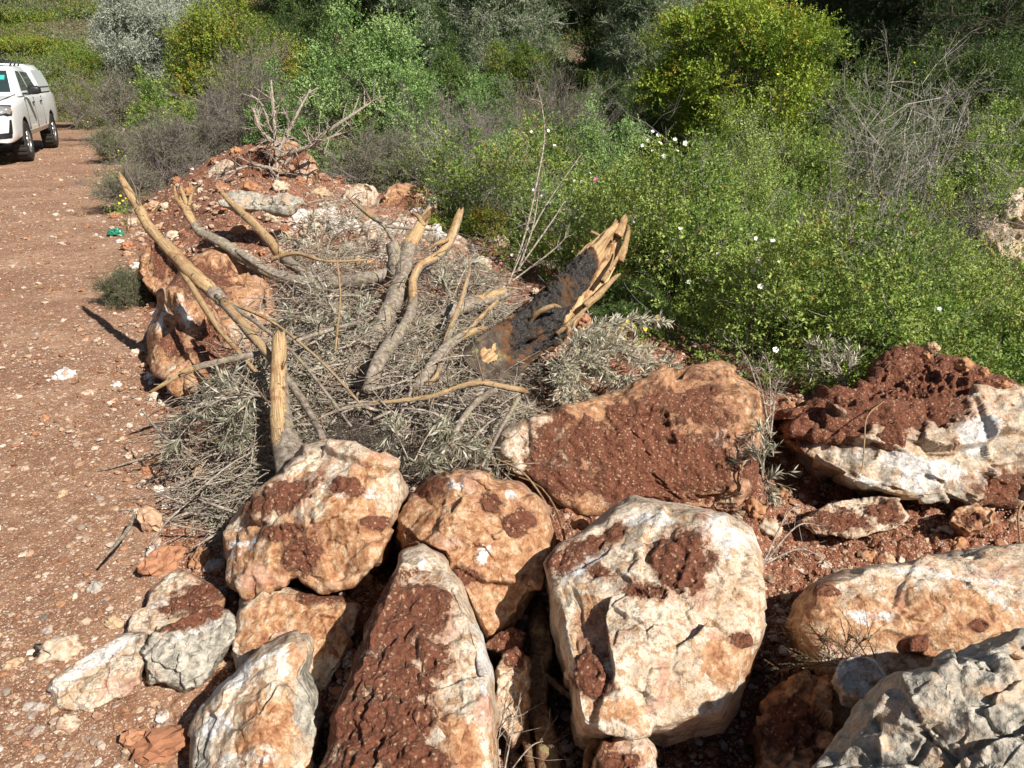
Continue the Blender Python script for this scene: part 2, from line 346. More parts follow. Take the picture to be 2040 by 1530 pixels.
def rock(name, label, outline, planes, creams=(), T=.3, k=None, rnd=.90, nt=260, nr=90, seed=1, rough=1.0, stain=.3, grey=0., white=0., dirt=(), stains=(), whites=(), greys=(), clay=0., cat='boulder', group=None, ecc=.10, pit=0., soft=.012, crumb=1.0):
    """closed stone: its visible face is cut by planes (pixel of a point on the plane, height z of it, normal), its edge rolls over, its back closes below"""
    ol = resample_closed(outline, nt); c = ol.mean(0); rad_ = np.hypot(*(ol - c).T)[:, None]; th_ = np.arctan2(ol[:, 1] - c[1], ol[:, 0] - c[0]); q_ = np.stack([np.cos(th_), np.sin(th_), th_ * 0 + seed], -1); ol = c + (ol - c) * (1 + rough * (facets(q_, 2.2, seed + 50, .5, .25) * .22 + .03 * fbm(q_, 5, 3, seed + 51))[:, None])
    rr = np.r_[np.linspace(.012, 1, nr) ** .9]
    px = c[0] + (ol[None, :, 0] - c[0]) * rr[:, None]; py = c[1] + (ol[None, :, 1] - c[1]) * rr[:, None]
    D = dirs(px, py); ts = []
    for (x0, y0, z0, nv) in planes:
        nv = A(nv, float); nv /= np.linalg.norm(nv); P0 = Wz(x0, y0, z0)
        den = (D * nv).sum(-1); ts.append(((P0 - CAM) @ nv) / np.where(den > -.12, -.12, den))
    ts = A(ts); mx = ts.max(0); t = mx + soft * np.log(np.exp((ts - mx) / soft).sum(0))
    e = np.clip((rr - rnd) / (1 - rnd), 0, 1)[:, None]
    t = t + T * .5 * (1 - np.sqrt(np.clip(1 - e ** 2.2, 0, 1)))
    front = CAM + D * t[..., None]
    nb = 26; bb = np.linspace(0, 1, nb + 1)[1:]
    cen = front.mean((0, 1)); cen = cen + D.mean((0, 1)) * T * .8; cen[2] -= T * .35
    rim = front[-1]; drim = D[-1] / np.linalg.norm(D[-1], axis=-1, keepdims=True)
    back = []
    for b in bb:
        r = math.cos(b * math.pi / 2) ** .75 if b < 1 else .004
        back.append(cen + (rim - cen) * r + (drim + A([0, 0, -.35])) * T * math.sin(b * math.pi / 2) * .9)
    G = np.concatenate([front, A(back)], 0)
    pxa = np.concatenate([px, np.repeat(px[-1:], nb, 0)]); pya = np.concatenate([py, np.repeat(py[-1:], nb, 0)])
    size = np.linalg.norm(rim.max(0) - rim.min(0))
    du = np.roll(G, -1, 1) - np.roll(G, 1, 1); dv = np.gradient(G, axis=0); N = np.cross(du, dv); N /= np.linalg.norm(N, axis=-1, keepdims=True) + 1e-9
    if ((N[nr // 2, 5] * D[nr // 2, 5]).sum()) > 0: N = -N
    # smooth displacement direction so that creases do not tear
    for _ in range(4): N = (N + np.roll(N, 1, 1) + np.roll(N, -1, 1)); N /= np.linalg.norm(N, axis=-1, keepdims=True) + 1e-9
    q = G + seed * 3.7; f = 1.0 / size
    wq = q + .03 * size * np.stack([fbm(q, 5 * f, 3, seed + 60), fbm(q, 5 * f, 3, seed + 61), fbm(q, 5 * f, 3, seed + 62)], -1)
    da = ell(pxa, pya, dirt, G, seed=seed); 
    if clay: da = np.maximum(da, np.clip(clay + .7 * fbm(q, 6, 4, seed + 5), 0, 1))
    dk = sstep(.42, .6, da)
    d = size * .016 * rough * fbm(q, 3 * f, 3, seed)
    d += rough * (1 - .6 * dk) * (facets(wq, 2.6 * f, seed + 1, .9, .18) * .17 + facets(wq, 6.5 * f, seed + 2, .9, .35) * .26 + facets(wq, 17 * f, seed + 3, .9, .6) * .26)
    d += rough * size * .006 * fbm(q, 26 * f, 3, seed + 4)
    if pit: d -= pit * size * np.clip(fbm(q, 9 * f, 4, seed + 9, .6) - .02, 0, 1) + pit * size * .5 * np.clip(fbm(q, 24 * f, 3, seed + 8) - .1, 0, 1)
    d += dk * (.006 + .007 * fbm(G, 9, 3, seed + 15) + crumb * (facets(G, 30, seed + 11, .5, 1.3) * .34 + facets(G, 80, seed + 12, .5, 1.4) * .36 + .012 * fbm(G, 14, 3, seed + 13)))
    edge = np.clip(rr / .06, 0, 1)[:, None]; d[:nr] *= edge ** .5
    for _ in range(1): d = (np.roll(d, 1, 1) + 2 * d + np.roll(d, -1, 1)) / 4; d[1:-1] = (d[:-2] + 2 * d[1:-1] + d[2:]) / 4
    rimk = 1 - .65 * sstep(.90, 1.0, rr)[:, None]; d[:nr] *= rimk; d[nr:nr + 8] *= np.linspace(.35, 1, 8)[:, None]; d[0] = d[0].mean(); d[-1] = d[-1].mean(); d[-3:] *= .3
    # the head of the polar grid: average so it closes flat
    G = G + N * d[..., None]
    V = G.reshape(-1, 3); n0 = len(V); V = np.vstack([V, G[0].mean(0), G[-1].mean(0)])
    F = grid_faces(nr + nb, nt, True); i = np.arange(nt); j = (i + 1) % nt; last = (nr + nb - 1) * nt
    cap = np.stack([np.full(nt, n0), j, i], -1); cap2 = np.stack([np.full(nt, n0 + 1), last + i, last + j], -1)
    def ext(a): return np.r_[a.ravel(), a[0].mean(), a[-1].mean()]
    # a rock stained by soil stays stained where it was buried: lumps of stain fixed in the stone
    sa = np.clip(stain + ell(pxa, pya, stains, G, .3, seed + 21) * .8 - ell(pxa, pya, creams, G, .3, seed + 24), -.4, 1.3)
    wa = np.clip(white + ell(pxa, pya, whites, G, .5, seed + 22) * .8, 0, 1)
    ga = np.clip(grey + ell(pxa, pya, greys, G, .3, seed + 23) * .8, 0, 1)
    # object origin in the stone
    org = V.mean(0)
    me = mesh(name, V - org, [F, cap, cap2], dict(dirt=ext(da), stain=ext(sa), white=ext(wa), grey=ext(ga)), True, [M['rock']])
    # consistent outward normals
    import bmesh
    bm = bmesh.new(); bm.from_mesh(me); bmesh.ops.recalc_face_normals(bm, faces=bm.faces); bm.to_mesh(me); bm.free()
    o = link(name, me, None, org); tag(o, label, cat, group); return o

UP = (0, -.3, .95)
rock('boulder', 'orange and cream boulder with clay in hollows, upper left of the front row',
     [(450,1080),(460,1040),(500,985),(540,950),(590,900),(650,873),(720,885),(780,922),(808,970),(800,1030),(775,1080),(745,1135),(700,1170),(640,1182),(590,1152),(520,1168),(480,1188),(455,1165)],
     [(640,1010,.42,(-.1,-.42,.9)), (600,1120,.27,(-.15,-.88,.45)), (760,1020,.38,(.7,-.4,.6)), (480,1080,.26,(-.75,-.45,.5))], T=.42, seed=11, stain=.5, rough=.95,
     dirt=[(560,985,70,28,-35),(745,1040,28,12),(605,1105,26,38),(690,975,28,14),(560,1060,40,16)], whites=[(660,960,70,30,10),(480,1090,22,45),(740,985,40,30)], stains=[(640,1110,130,55)])
rock('boulder', 'rusty brown round boulder with a thin root and a twig shadow line over it, mid front row',
     [(775,1045),(800,1000),(845,950),(900,930),(960,938),(1040,962),(1085,1000),(1105,1050),(1090,1110),(1070,1160),(1045,1215),(1020,1250),(975,1272),(945,1225),(900,1130),(850,1110),(795,1095)],
     [(940,1040,.40,(0,-.45,.88)), (980,1180,.20,(.1,-.8,.6)), (1070,1080,.3,(.75,-.4,.55)), (830,1040,.33,(-.55,-.4,.72))], T=.42, seed=23, stain=.95, rough=.8,
     whites=[(900,965,50,14,10),(1030,985,45,18,20),(960,1110,14,30,30),(1020,1230,16,40,40)], dirt=[(985,1000,25,18),(850,965,30,18),(1040,1030,26,30),(930,1150,30,22)])
rock('boulder', 'tall tapering boulder smeared with red clay, pale tip, at the bottom middle',
     [(600,1640),(640,1510),(660,1430),(700,1330),(735,1240),(775,1150),(800,1105),(840,1088),(885,1108),(918,1155),(945,1220),(962,1270),(978,1330),(988,1420),(990,1530),(990,1640)],
     [(820,1350,.36,(-.08,-.5,.86)), (960,1400,.33,(.6,-.4,.7)), (690,1420,.28,(-.6,-.45,.66)), (850,1115,.42,(0,-.2,.98))], T=.45, seed=37, stain=.12, rough=.7,
     dirt=[(790,1250,70,85,20),(770,1340,90,85),(725,1450,80,100),(800,1440,80,80),(835,1225,48,55),(865,1300,45,45),(700,1540,70,70),(840,1520,60,45),(780,1490,70,70)],
     whites=[(965,1330,16,120),(840,1110,20,20),(900,1340,30,60)], stains=[(920,1490,60,60)])  # first white strip paints the sunlit right edge into the stone colour
rock('boulder', 'broad pale limestone boulder with two dark clay patches, widest of the front row',
     [(1080,1120),(1112,1085),(1180,1040),(1225,1005),(1265,990),(1330,1000),(1400,1012),(1450,1020),(1500,1050),(1520,1100),(1526,1190),(1528,1240),(1510,1290),(1490,1350),(1470,1400),(1440,1440),(1330,1470),(1250,1480),(1155,1470),(1138,1400),(1120,1320),(1108,1250),(1100,1180)],
     [(1310,1200,.40,(.02,-.36,.93)), (1300,1420,.26,(0,-.72,.69)), (1130,1250,.36,(-.75,-.3,.6)), (1505,1150,.38,(.7,-.35,.62)), (1150,1075,.38,(-.3,-.1,.95))], T=.45, seed=41, stain=.02, rough=.6, nt=320, nr=110, grey=.05,
     dirt=[(1360,1120,50,48),(1385,1165,24,20),(1278,1187,33,24),(1170,1335,32,42),(1195,1150,22,12),(1140,1120,30,18,-30),(1475,1275,20,18),(1200,1085,40,14,-35),(1190,1370,24,20)], whites=[(1430,1080,70,50),(1180,1120,60,24,-30),(1290,1040,40,20)], stains=[(1180,1260,30,70),(1450,1300,60,50),(1220,1420,60,30)])
rock('boulder', 'long orange slab of rock caked with cracked red clay, leaning behind the front row',
     [(985,905),(995,865),(1020,845),(1080,830),(1120,808),(1170,788),(1250,770),(1330,748),(1380,728),(1430,718),(1462,727),(1480,748),(1522,775),(1524,830),(1512,900),(1502,980),(1475,1015),(1420,1025),(1330,1005),(1270,1000),(1180,1025),(1115,1015),(1060,965),(1005,930)],
     [(1250,900,.20,(-.03,-.66,.75)), (1250,990,.05,(0,-.95,.3)), (1290,775,.37,(0,-.12,.99)), (1480,850,.28,(.5,-.6,.62)), (1040,860,.27,(-.15,-.4,.9))], T=.38, seed=53, stain=.9, rough=.7, nt=340, nr=110,
     dirt=[(1290,860,70,55),(1390,810,55,50),(1180,900,100,55),(1300,950,170,50),(1240,830,30,22),(1420,940,50,50),(1130,955,70,25),(1120,835,22,20),(1360,900,90,60),(1500,940,18,60)], whites=[(1425,890,14,50,20),(1395,930,20,14),(1300,1000,90,14)], stains=[(1250,785,260,22,-8),(1450,800,70,90)], creams=[(1050,880,75,60),(1060,940,60,20)])
# cream corner of the slab is its own lighter stone colour through low stain
rock('boulder', 'grey and white layered boulder under a heap of red soil, at the right edge',
     [(1535,870),(1560,850),(1640,830),(1760,800),(1860,790),(1960,780),(2080,770),(2200,860),(2150,960),(2080,1010),(1960,1012),(1880,1006),(1790,992),(1700,968),(1620,932),(1560,900)],
     [(1800,900,.24,(0,-.45,.89)), (1800,970,.10,(0,-.97,.2)), (1600,880,.2,(-.3,-.6,.7)), (1980,930,.18,(.1,-.8,.55))], T=.5, seed=67, stain=.1, grey=.45, white=.22, rough=1.15, nt=320, pit=.02,
     dirt=[(1640,860,110,26,-8),(1780,820,140,40),(1990,970,70,30)], whites=[(1940,870,40,30),(1850,930,110,20,10),(1780,960,80,14)])
rock('boulder', 'smooth tan boulder with white veins behind the grey pitted one',
     [(1560,1250),(1580,1195),(1610,1165),(1650,1145),(1700,1133),(1800,1118),(1900,1100),(2040,1083),(2180,1085),(2200,1300),(2050,1300),(1980,1290),(1900,1330),(1840,1370),(1780,1390),(1700,1385),(1610,1330)],
     [(1850,1170,.36,(0,-.12,.99)), (1820,1260,.30,(0,-.6,.8)), (1620,1240,.3,(-.85,-.3,.45)), (1750,1350,.2,(0,-.9,.4))], T=.45, seed=71, stain=.4, rough=.5, grey=.05,
     whites=[(1760,1225,70,16,-5),(1900,1150,110,10,8),(1980,1190,60,12,35),(1830,1250,30,14)], stains=[(1860,1240,140,50),(1620,1240,50,60)], dirt=[(1830,1280,24,22),(1950,1245,24,12),(1640,1170,26,12)])
rock('boulder', 'dark grey deeply pitted limestone boulder, nearest in the bottom right corner',
     [(1560,1600),(1640,1500),(1700,1440),(1745,1390),(1800,1350),(1850,1330),(1930,1290),(2000,1262),(2100,1245),(2260,1350),(2260,1800),(1700,1800)],
     [(1900,1440,.60,(-.22,-.48,.85)), (1720,1480,.50,(-.6,-.45,.66)), (2000,1290,.68,(.1,-.2,.97))], T=.5, seed=83, stain=-.4, grey=.62, white=.22, rough=.95, nt=420, nr=160, pit=.045, rnd=.9)
rock('boulder', 'narrow upright grey rock with white crust, left of the clay smeared boulder',
     [(372,1530),(376,1460),(398,1410),(450,1350),(520,1292),(575,1260),(618,1255),(628,1290),(612,1335),(640,1390),(645,1440),(632,1530),(600,1640),(380,1640)],
     [(470,1440,.20,(-.5,-.4,.76)), (570,1440,.24,(.25,-.4,.88)), (600,1380,.24,(.6,-.4,.6))], T=.38, seed=97, stain=.25, grey=.2, rough=.75,
     whites=[(480,1340,100,26,-38),(430,1440,40,40),(560,1330,30,50),(470,1510,50,26)], greys=[(615,1400,26,80),(400,1500,20,60)], stains=[(540,1440,60,70)])
rock('boulder', 'yellowish orange blocky rock below the leftmost round boulder of the front row',
     [(458,1300),(465,1250),(480,1195),(510,1172),(560,1170),(620,1180),(680,1188),(722,1200),(716,1255),(690,1310),(660,1370),(640,1420),(590,1420),(520,1350),(475,1345)],
     [(590,1260,.14,(0,-.55,.83)), (560,1190,.19,(0,-.1,1)), (480,1270,.13,(-.6,-.5,.6))], T=.3, seed=103, stain=.42, white=.1, rough=.8, dirt=[(640,1185,40,14)], stains=[(560,1270,60,60),(650,1230,50,40)])
rock('boulder', 'long low whitish slab lying almost flush with the ground near the bottom left',
     [(92,1375),(105,1350),(150,1320),(200,1285),(250,1262),(290,1260),(290,1310),(280,1360),(230,1400),(160,1420),(110,1410)],
     [(190,1340,.07,(-.1,-.2,.97)), (200,1390,.03,(0,-.8,.6))], T=.14, seed=107, stain=.35, white=.22, rough=.8, nt=180, nr=60, whites=[(180,1320,90,14,-33)])
rock('boulder', 'angular blue grey rock with a dark hollow under its lower edge',
     [(283,1290),(300,1262),(350,1240),(400,1215),(440,1205),(472,1225),(470,1270),(440,1310),(420,1350),(370,1385),(330,1365),(290,1360),(285,1325)],
     [(370,1290,.13,(.0,-.3,.95)), (310,1340,.08,(-.3,-.85,.4)), (420,1330,.09,(.4,-.6,.65))], T=.2, seed=109, stain=.1, grey=.75, rough=1.3, nt=200, nr=70, whites=[(370,1265,60,8,-25)], dirt=[(390,1225,60,16,-20)])
rock('boulder', 'flat stone dusted over with red soil, at the track side above the blue grey rock',
     [(290,1210),(300,1170),(340,1140),(370,1135),(420,1165),(450,1190),(440,1215),(380,1230),(320,1262),(250,1262),(262,1230)],
     [(360,1190,.09,(-.1,-.15,.98))], T=.15, seed=113, stain=.4, white=.1, rough=.8, nt=180, nr=60, dirt=[(390,1190,60,24,-15)], whites=[(310,1210,40,8,-30)])
rock('boulder', 'dark red rock in deep shade between the pale boulder and the pitted grey one',
     [(1500,1640),(1510,1420),(1540,1370),(1600,1345),(1700,1350),(1770,1380),(1740,1450),(1660,1520),(1600,1640)],
     [(1600,1450,.12,(-.2,-.4,.9)), (1700,1400,.16,(.3,-.5,.8))], T=.4, seed=127, stain=1.0, rough=1.6, dirt=[(1560,1450,60,60)])
rock('boulder', 'small white lumpy rock under the sprig between the tan boulder and the pitted grey one',
     [(1660,1350),(1670,1320),(1710,1305),(1745,1312),(1765,1340),(1760,1375),(1725,1395),(1680,1385)],
     [(1710,1345,.33,(-.1,-.4,.9))], T=.14, seed=131, stain=.1, white=.5, rough=1.6, nt=140, nr=50)
rock('boulder', 'orange and clay covered rock at the bottom edge under the arching root',
     [(1185,1640),(1180,1520),(1200,1480),(1240,1455),(1275,1455),(1305,1485),(1315,1530),(1310,1640)],
     [(1245,1500,.16,(0,-.4,.9))], T=.25, seed=137, stain=.6, rough=1.2, nt=160, nr=50, dirt=[(1240,1520,40,26),(1210,1480,20,14)])
rock('boulder', 'small tan rock wedged beside the shaggy root in the front row',
     [(990,1340),(1000,1300),(1030,1290),(1055,1310),(1052,1380),(1045,1450),(1020,1490),(992,1440)],
     [(1020,1390,.10,(-.1,-.5,.85))], T=.2, seed=139, stain=.45, rough=1.3, nt=140, nr=50, dirt=[(1020,1310,20,20)])
rock('boulder', 'reddish lump of rock just below the tip of the rusty round boulder',
     [(965,1290),(985,1265),(1020,1250),(1045,1262),(1040,1292),(1000,1300)],
     [(1005,1280,.12,(0,-.4,.9))], T=.15, seed=141, stain=.9, rough=1.2, nt=120, nr=40, dirt=[(1005,1280,40,20)])
# behind: stones of the bank, from near to far
rock('boulder', 'big red stained boulder at the track side under the long split branch',
     [(292,700),(300,640),(325,585),(360,530),(410,498),(460,490),(505,515),(540,560),(550,620),(545,690),(500,745),(430,775),(350,775),(300,755)],
     [(400,640,.36,(-.1,-.45,.88)), (330,700,.25,(-.6,-.55,.55)), (450,540,.48,(0,-.15,.98))], T=.6, seed=149, stain=.8, rough=.9, whites=[(315,620,12,60,20),(370,640,24,26)], dirt=[(400,560,60,34),(340,560,30,30),(430,700,40,40),(350,690,24,30)])
rock('boulder', 'rust red rounded boulder behind the split branch, nearest the track',
     [(278,510),(300,485),(335,480),(365,500),(372,535),(360,570),(330,590),(300,580),(280,555)],
     [(325,530,.33,(-.2,-.6,.77))], T=.35, seed=151, stain=1.1, rough=.9, nt=160, nr=60, dirt=[(320,520,14,40),(350,540,14,16)])
rock('boulder', 'pale round boulder on the left shoulder of the far soil heap',
     [(408,350),(425,328),(450,318),(468,325),(468,350),(455,372),(430,382),(410,370)],
     [(440,350,TZ(440,362,.2),(-.2,-.7,.7))], T=.35, seed=157, stain=.1, white=.12, rough=.9, nt=150, nr=50)
rock('boulder', 'tallest rubble rock crowning the far heap, red clay on its left side',
     [(468,350),(478,322),(510,298),(550,278),(590,282),(620,310),(635,345),(625,375),(560,385),(490,378)],
     [(560,335,TZ(560,345,.6),(.1,-.75,.65)), (500,350,TZ(500,355,.55),(-.5,-.6,.6))], T=.6, seed=163, stain=.6, rough=1.4, rnd=.85, nt=200, nr=70, whites=[(600,330,20,30)], dirt=[(505,330,34,34,-30),(530,368,80,18),(590,310,22,16)])
rock('boulder', 'flat grey slab lying in front of the far soil heap with shade below it',
     [(432,400),(450,385),(500,384),(550,388),(600,395),(615,408),(575,420),(520,418),(470,416),(440,412)],
     [(520,396,.72,(0,-.25,1)), (520,412,.66,(0,-.9,.4))], T=.10, seed=167, stain=.05, grey=.6, rough=1.0, nt=160, nr=50)
rock('boulder', 'pale pinkish boulder on the crest behind the branches, left of the redder one',
     [(678,400),(688,378),(715,366),(745,370),(755,390),(745,415),(705,422)],
     [(715,395,TZ(715,410,.3),(0,-.7,.7))], T=.4, seed=173, stain=.3, white=.12, rough=1.2, nt=150, nr=50)
rock('boulder', 'red and white boulder on the crest behind the branches, right of the pale pinkish one',
     [(760,400),(775,375),(805,366),(845,372),(868,392),(872,425),(840,445),(790,448),(765,432)],
     [(830,405,TZ(830,430,.35),(.2,-.7,.7)), (785,400,TZ(785,425,.35),(-.4,-.7,.6))], T=.45, seed=179, stain=.75, rough=1.2, nt=160, nr=60, whites=[(850,410,18,26)], dirt=[(810,410,22,20)])
rock('boulder', 'small cream boulder standing alone in the scrub beyond the crest',
     [(986,395),(995,372),(1018,374),(1042,392),(1046,412),(1045,450),(1020,500),(980,490),(984,430)],
     [(1012,400,.10,(-.1,-.5,.85))], T=.3, seed=181, stain=.15, white=.1, rough=1.3, nt=140, nr=50)
rock('boulder', 'low cream stone half hidden in the scrub just below the boulder standing alone',
     [(955,490),(968,465),(995,450),(1015,480),(1010,540),(960,540)],
     [(985,478,.05,(0,-.5,.85))], T=.25, seed=191, stain=.3, rough=1.3, nt=120, nr=40)
rock('boulder', 'whitish rock partly hidden in the scrub at the right edge',
     [(1940,415),(1960,392),(2000,380),(2060,376),(2120,390),(2150,520),(2040,560),(1950,520)],
     [(2000,405,.1,(-.1,-.6,.8))], T=.6, seed=193, stain=-.1, white=.35, grey=.2, rough=1.6, nt=160, nr=60)
rock('boulder', 'light crushed rock face among the brushwood in the middle of the pile',
     [(600,740),(615,712),(650,695),(700,690),(730,700),(735,735),(700,760),(640,765)],
     [(660,728,.22,(0,-.5,.85))], T=.3, seed=197, stain=.2, grey=.35, rough=1.2, nt=150, nr=50)
rock('boulder', 'rubble rock of mixed tan and red under the left edge of the brushwood',
     [(360,900),(372,850),(410,835),(470,840),(500,870),(490,920),(440,950),(390,940)],
     [(430,890,.12,(-.1,-.5,.85))], T=.2, seed=199, stain=.7, rough=1.3, nt=150, nr=50, dirt=[(430,880,60,40)])
rock('boulder', 'round tan stone lying at the left foot of the brushwood',
     [(382,945),(392,925),(415,922),(425,940),(418,962),(395,966)],
     [(404,945,.09,(0,-.4,.9))], T=.08, seed=211, stain=.4, rough=.9, nt=90, nr=36, cat='stone')
rock('boulder', 'rough purplish layered rock in the shade below the soil covered boulder',
     [(1590,1040),(1640,1010),(1720,990),(1790,995),(1810,1030),(1780,1055),(1700,1070),(1620,1065)],
     [(1700,1030,.02,(0,-.3,.95))], T=.2, seed=213, stain=.1, white=.1, grey=.3, rough=.9, dirt=[(1680,1040,60,20),(1760,1020,30,20)], nt=180, nr=60)
rock('boulder', 'angular red brown rock at the right edge between soil covered and tan boulders',
     [(1890,1040),(1905,1012),(1950,1005),(1980,1020),(1975,1050),(1930,1062)],
     [(1935,1035,.05,(0,-.5,.9))], T=.12, seed=217, stain=.9, rough=1.3, nt=120, nr=40, dirt=[(1935,1035,25,14)])
rock('soil_heap', 'heap of loose red soil and small stones on the grey and white boulder',
     [(1548,855),(1575,815),(1620,800),(1680,785),(1725,770),(1735,735),(1765,705),(1815,690),(1870,700),(1920,715),(1960,740),(2040,775),(2120,800),(2120,850),(2000,835),(1930,850),(1870,872),(1800,880),(1700,878),(1600,875)],
     [(1820,800,.42,(0,-.52,.85)), (1640,840,.27,(-.1,-.35,.93)), (1960,800,.38,(.3,-.5,.8))], T=.45, seed=223, stain=.8, clay=1.0, rough=1.5, nt=380, nr=130, cat='soil heap', crumb=1.9, dirt=[(1800,790,400,200)], rnd=.9)
# ---------------------------------------------------------------- loose stones
rng = np.random.default_rng(7)
def ico(sub):
    import bmesh
    bm = bmesh.new(); bmesh.ops.create_icosphere(bm, subdivisions=sub, radius=1); bm.verts.ensure_lookup_table()
    V = A([v.co[:] for v in bm.verts]); F = A([[v.index for v in f.verts] for f in bm.faces]); bm.free(); return V, F
PCOL = A([(.50,.36,.24),(.62,.52,.42),(.40,.22,.12),(.55,.42,.31),(.34,.17,.10),(.70,.64,.56),(.46,.30,.19),(.30,.25,.20)])
def rand_rot(n):
    q = rng.normal(size=(n, 4)); q /= np.linalg.norm(q, axis=1, keepdims=True); w_, x, y, z = q.T
    return np.stack([1-2*(y*y+z*z),2*(x*y-z*w_),2*(x*z+y*w_),2*(x*y+z*w_),1-2*(x*x+z*z),2*(y*z-x*w_),2*(x*z-y*w_),2*(y*z+x*w_),1-2*(x*x+y*y)], -1).reshape(n, 3, 3)
def scatter(name, pos, size, col, sub, flat=.6, embed=.25):
    V, F = ico(sub); n = len(pos)
    R = rand_rot(n); sc = rng.uniform(.55, 1.25, (n, 1, 3)); 
    jit = 1 + rng.normal(size=(n, len(V), 1)) * .16
    P = V[None] * jit * sc; P = np.einsum('nij,nvj->nvi', R, P); P[..., 2] *= flat
    P = P * size[:, None, None] + pos[:, None, :]; P[..., 2] += size[:, None] * flat * (1 - 2 * embed)
    FF = (F[None] + (np.arange(n) * len(V))[:, None, None]).reshape(-1, 3)
    return mesh(name, P.reshape(-1, 3), [FF], dict(col=np.repeat(col, len(V), 0)), False, [M['peb']])
def make_gravel():
    n = 165000
    r = np.exp(rng.uniform(math.log(1.2), math.log(22), n)); th = np.radians(rng.uniform(-42, 38, n)); x, y = r * np.sin(th), r * np.cos(th)
    s, l = road_sl(x, y); S = (3.05 + .6 * sstep(1.5, 0, l) + .25 * sstep(6, 8, l)) - 1.6 * sstep(10.5, 12.5, l)
    keep = (s < S + .2) & ~((s > 0) & (l > 11.5)); x, y, s, r = x[keep], y[keep], s[keep], r[keep]
    n = len(x)
    size = .0026 * (1 + rng.pareto(2.1, n)); size = np.clip(size, 0, .019) * (r / 3) ** .45 * np.where(s > 0, 1.15, .9)
    dens = fbm(xyz2(x, y), .8, 3, 55) + .5 * fbm(xyz2(x, y), 3, 2, 56); keep = rng.random(n) < np.clip(.75 + .9 * dens, .15, 1); x, y, size = x[keep], y[keep], size[keep]
    pos = np.stack([x, y, H(x, y)], -1)
    ci = rng.choice(len(PCOL), len(x), p=[.2,.15,.18,.14,.12,.06,.1,.05]); col = PCOL[ci] * rng.uniform(.5, 1.05, (len(x), 1))
    big = size > .009
    o = link('gravel', scatter('gravel', pos[~big], size[~big], col[~big], 1, .6)); tag(o, 'fine pale gravel strewn over the red clay track and bank', kind='stuff')
    o = link('coarse_gravel', scatter('coarse_gravel', pos[big], size[big], col[big], 2, .6)); tag(o, 'coarse pale stones strewn over the red clay track and bank', kind='stuff')
make_gravel()
def stone(px, py, wpx, name, label, col, asp=.7, zoff=0., seed=0, base=None, flat=.55, rz=None):
    """one loose stone: wpx wide in the picture, lying on the ground (or at height base)"""
    if base is None:
        P = march(px, py, lambda a, b: H(a, b)); 
    else: P = Wz(px, py, base)
    t = proj(P)[2]; r = wpx / 1530 * t / 2
    V, F = ico(4); q = V * A([1, asp, flat]); q = q * (1 + .20 * fbm(V + seed * 5.1, 1.4, 2, seed))[:, None]
    q = q + V * (facets(V + seed * 3.3, 1.6, seed, .9, .7) * .55 + facets(V + seed, 4, seed + 1, .8, .5) * .4 + .03 * fbm(V + seed, 9, 3, seed))[:, None]
    q[:, 2] = np.maximum(q[:, 2], -flat * .7)
    a = (seed * 1.7) if rz is None else rz; c, s_ = math.cos(a), math.sin(a); q = np.stack([q[:, 0] * c - q[:, 1] * s_, q[:, 0] * s_ + q[:, 1] * c, q[:, 2]], -1) * r
    me = mesh(name, q, [F], dict(col=np.tile(A(col), (len(q), 1))), True, [M['peb']])
    o = link(name, me, None, P + A([0, 0, r * flat * .35 + zoff])); return tag(o, label, 'stone', 'loose stones of the bank')
CR, WH, TN, OR, GR = (.55,.45,.33), (.70,.65,.58), (.50,.36,.22), (.42,.22,.11), (.38,.35,.30)
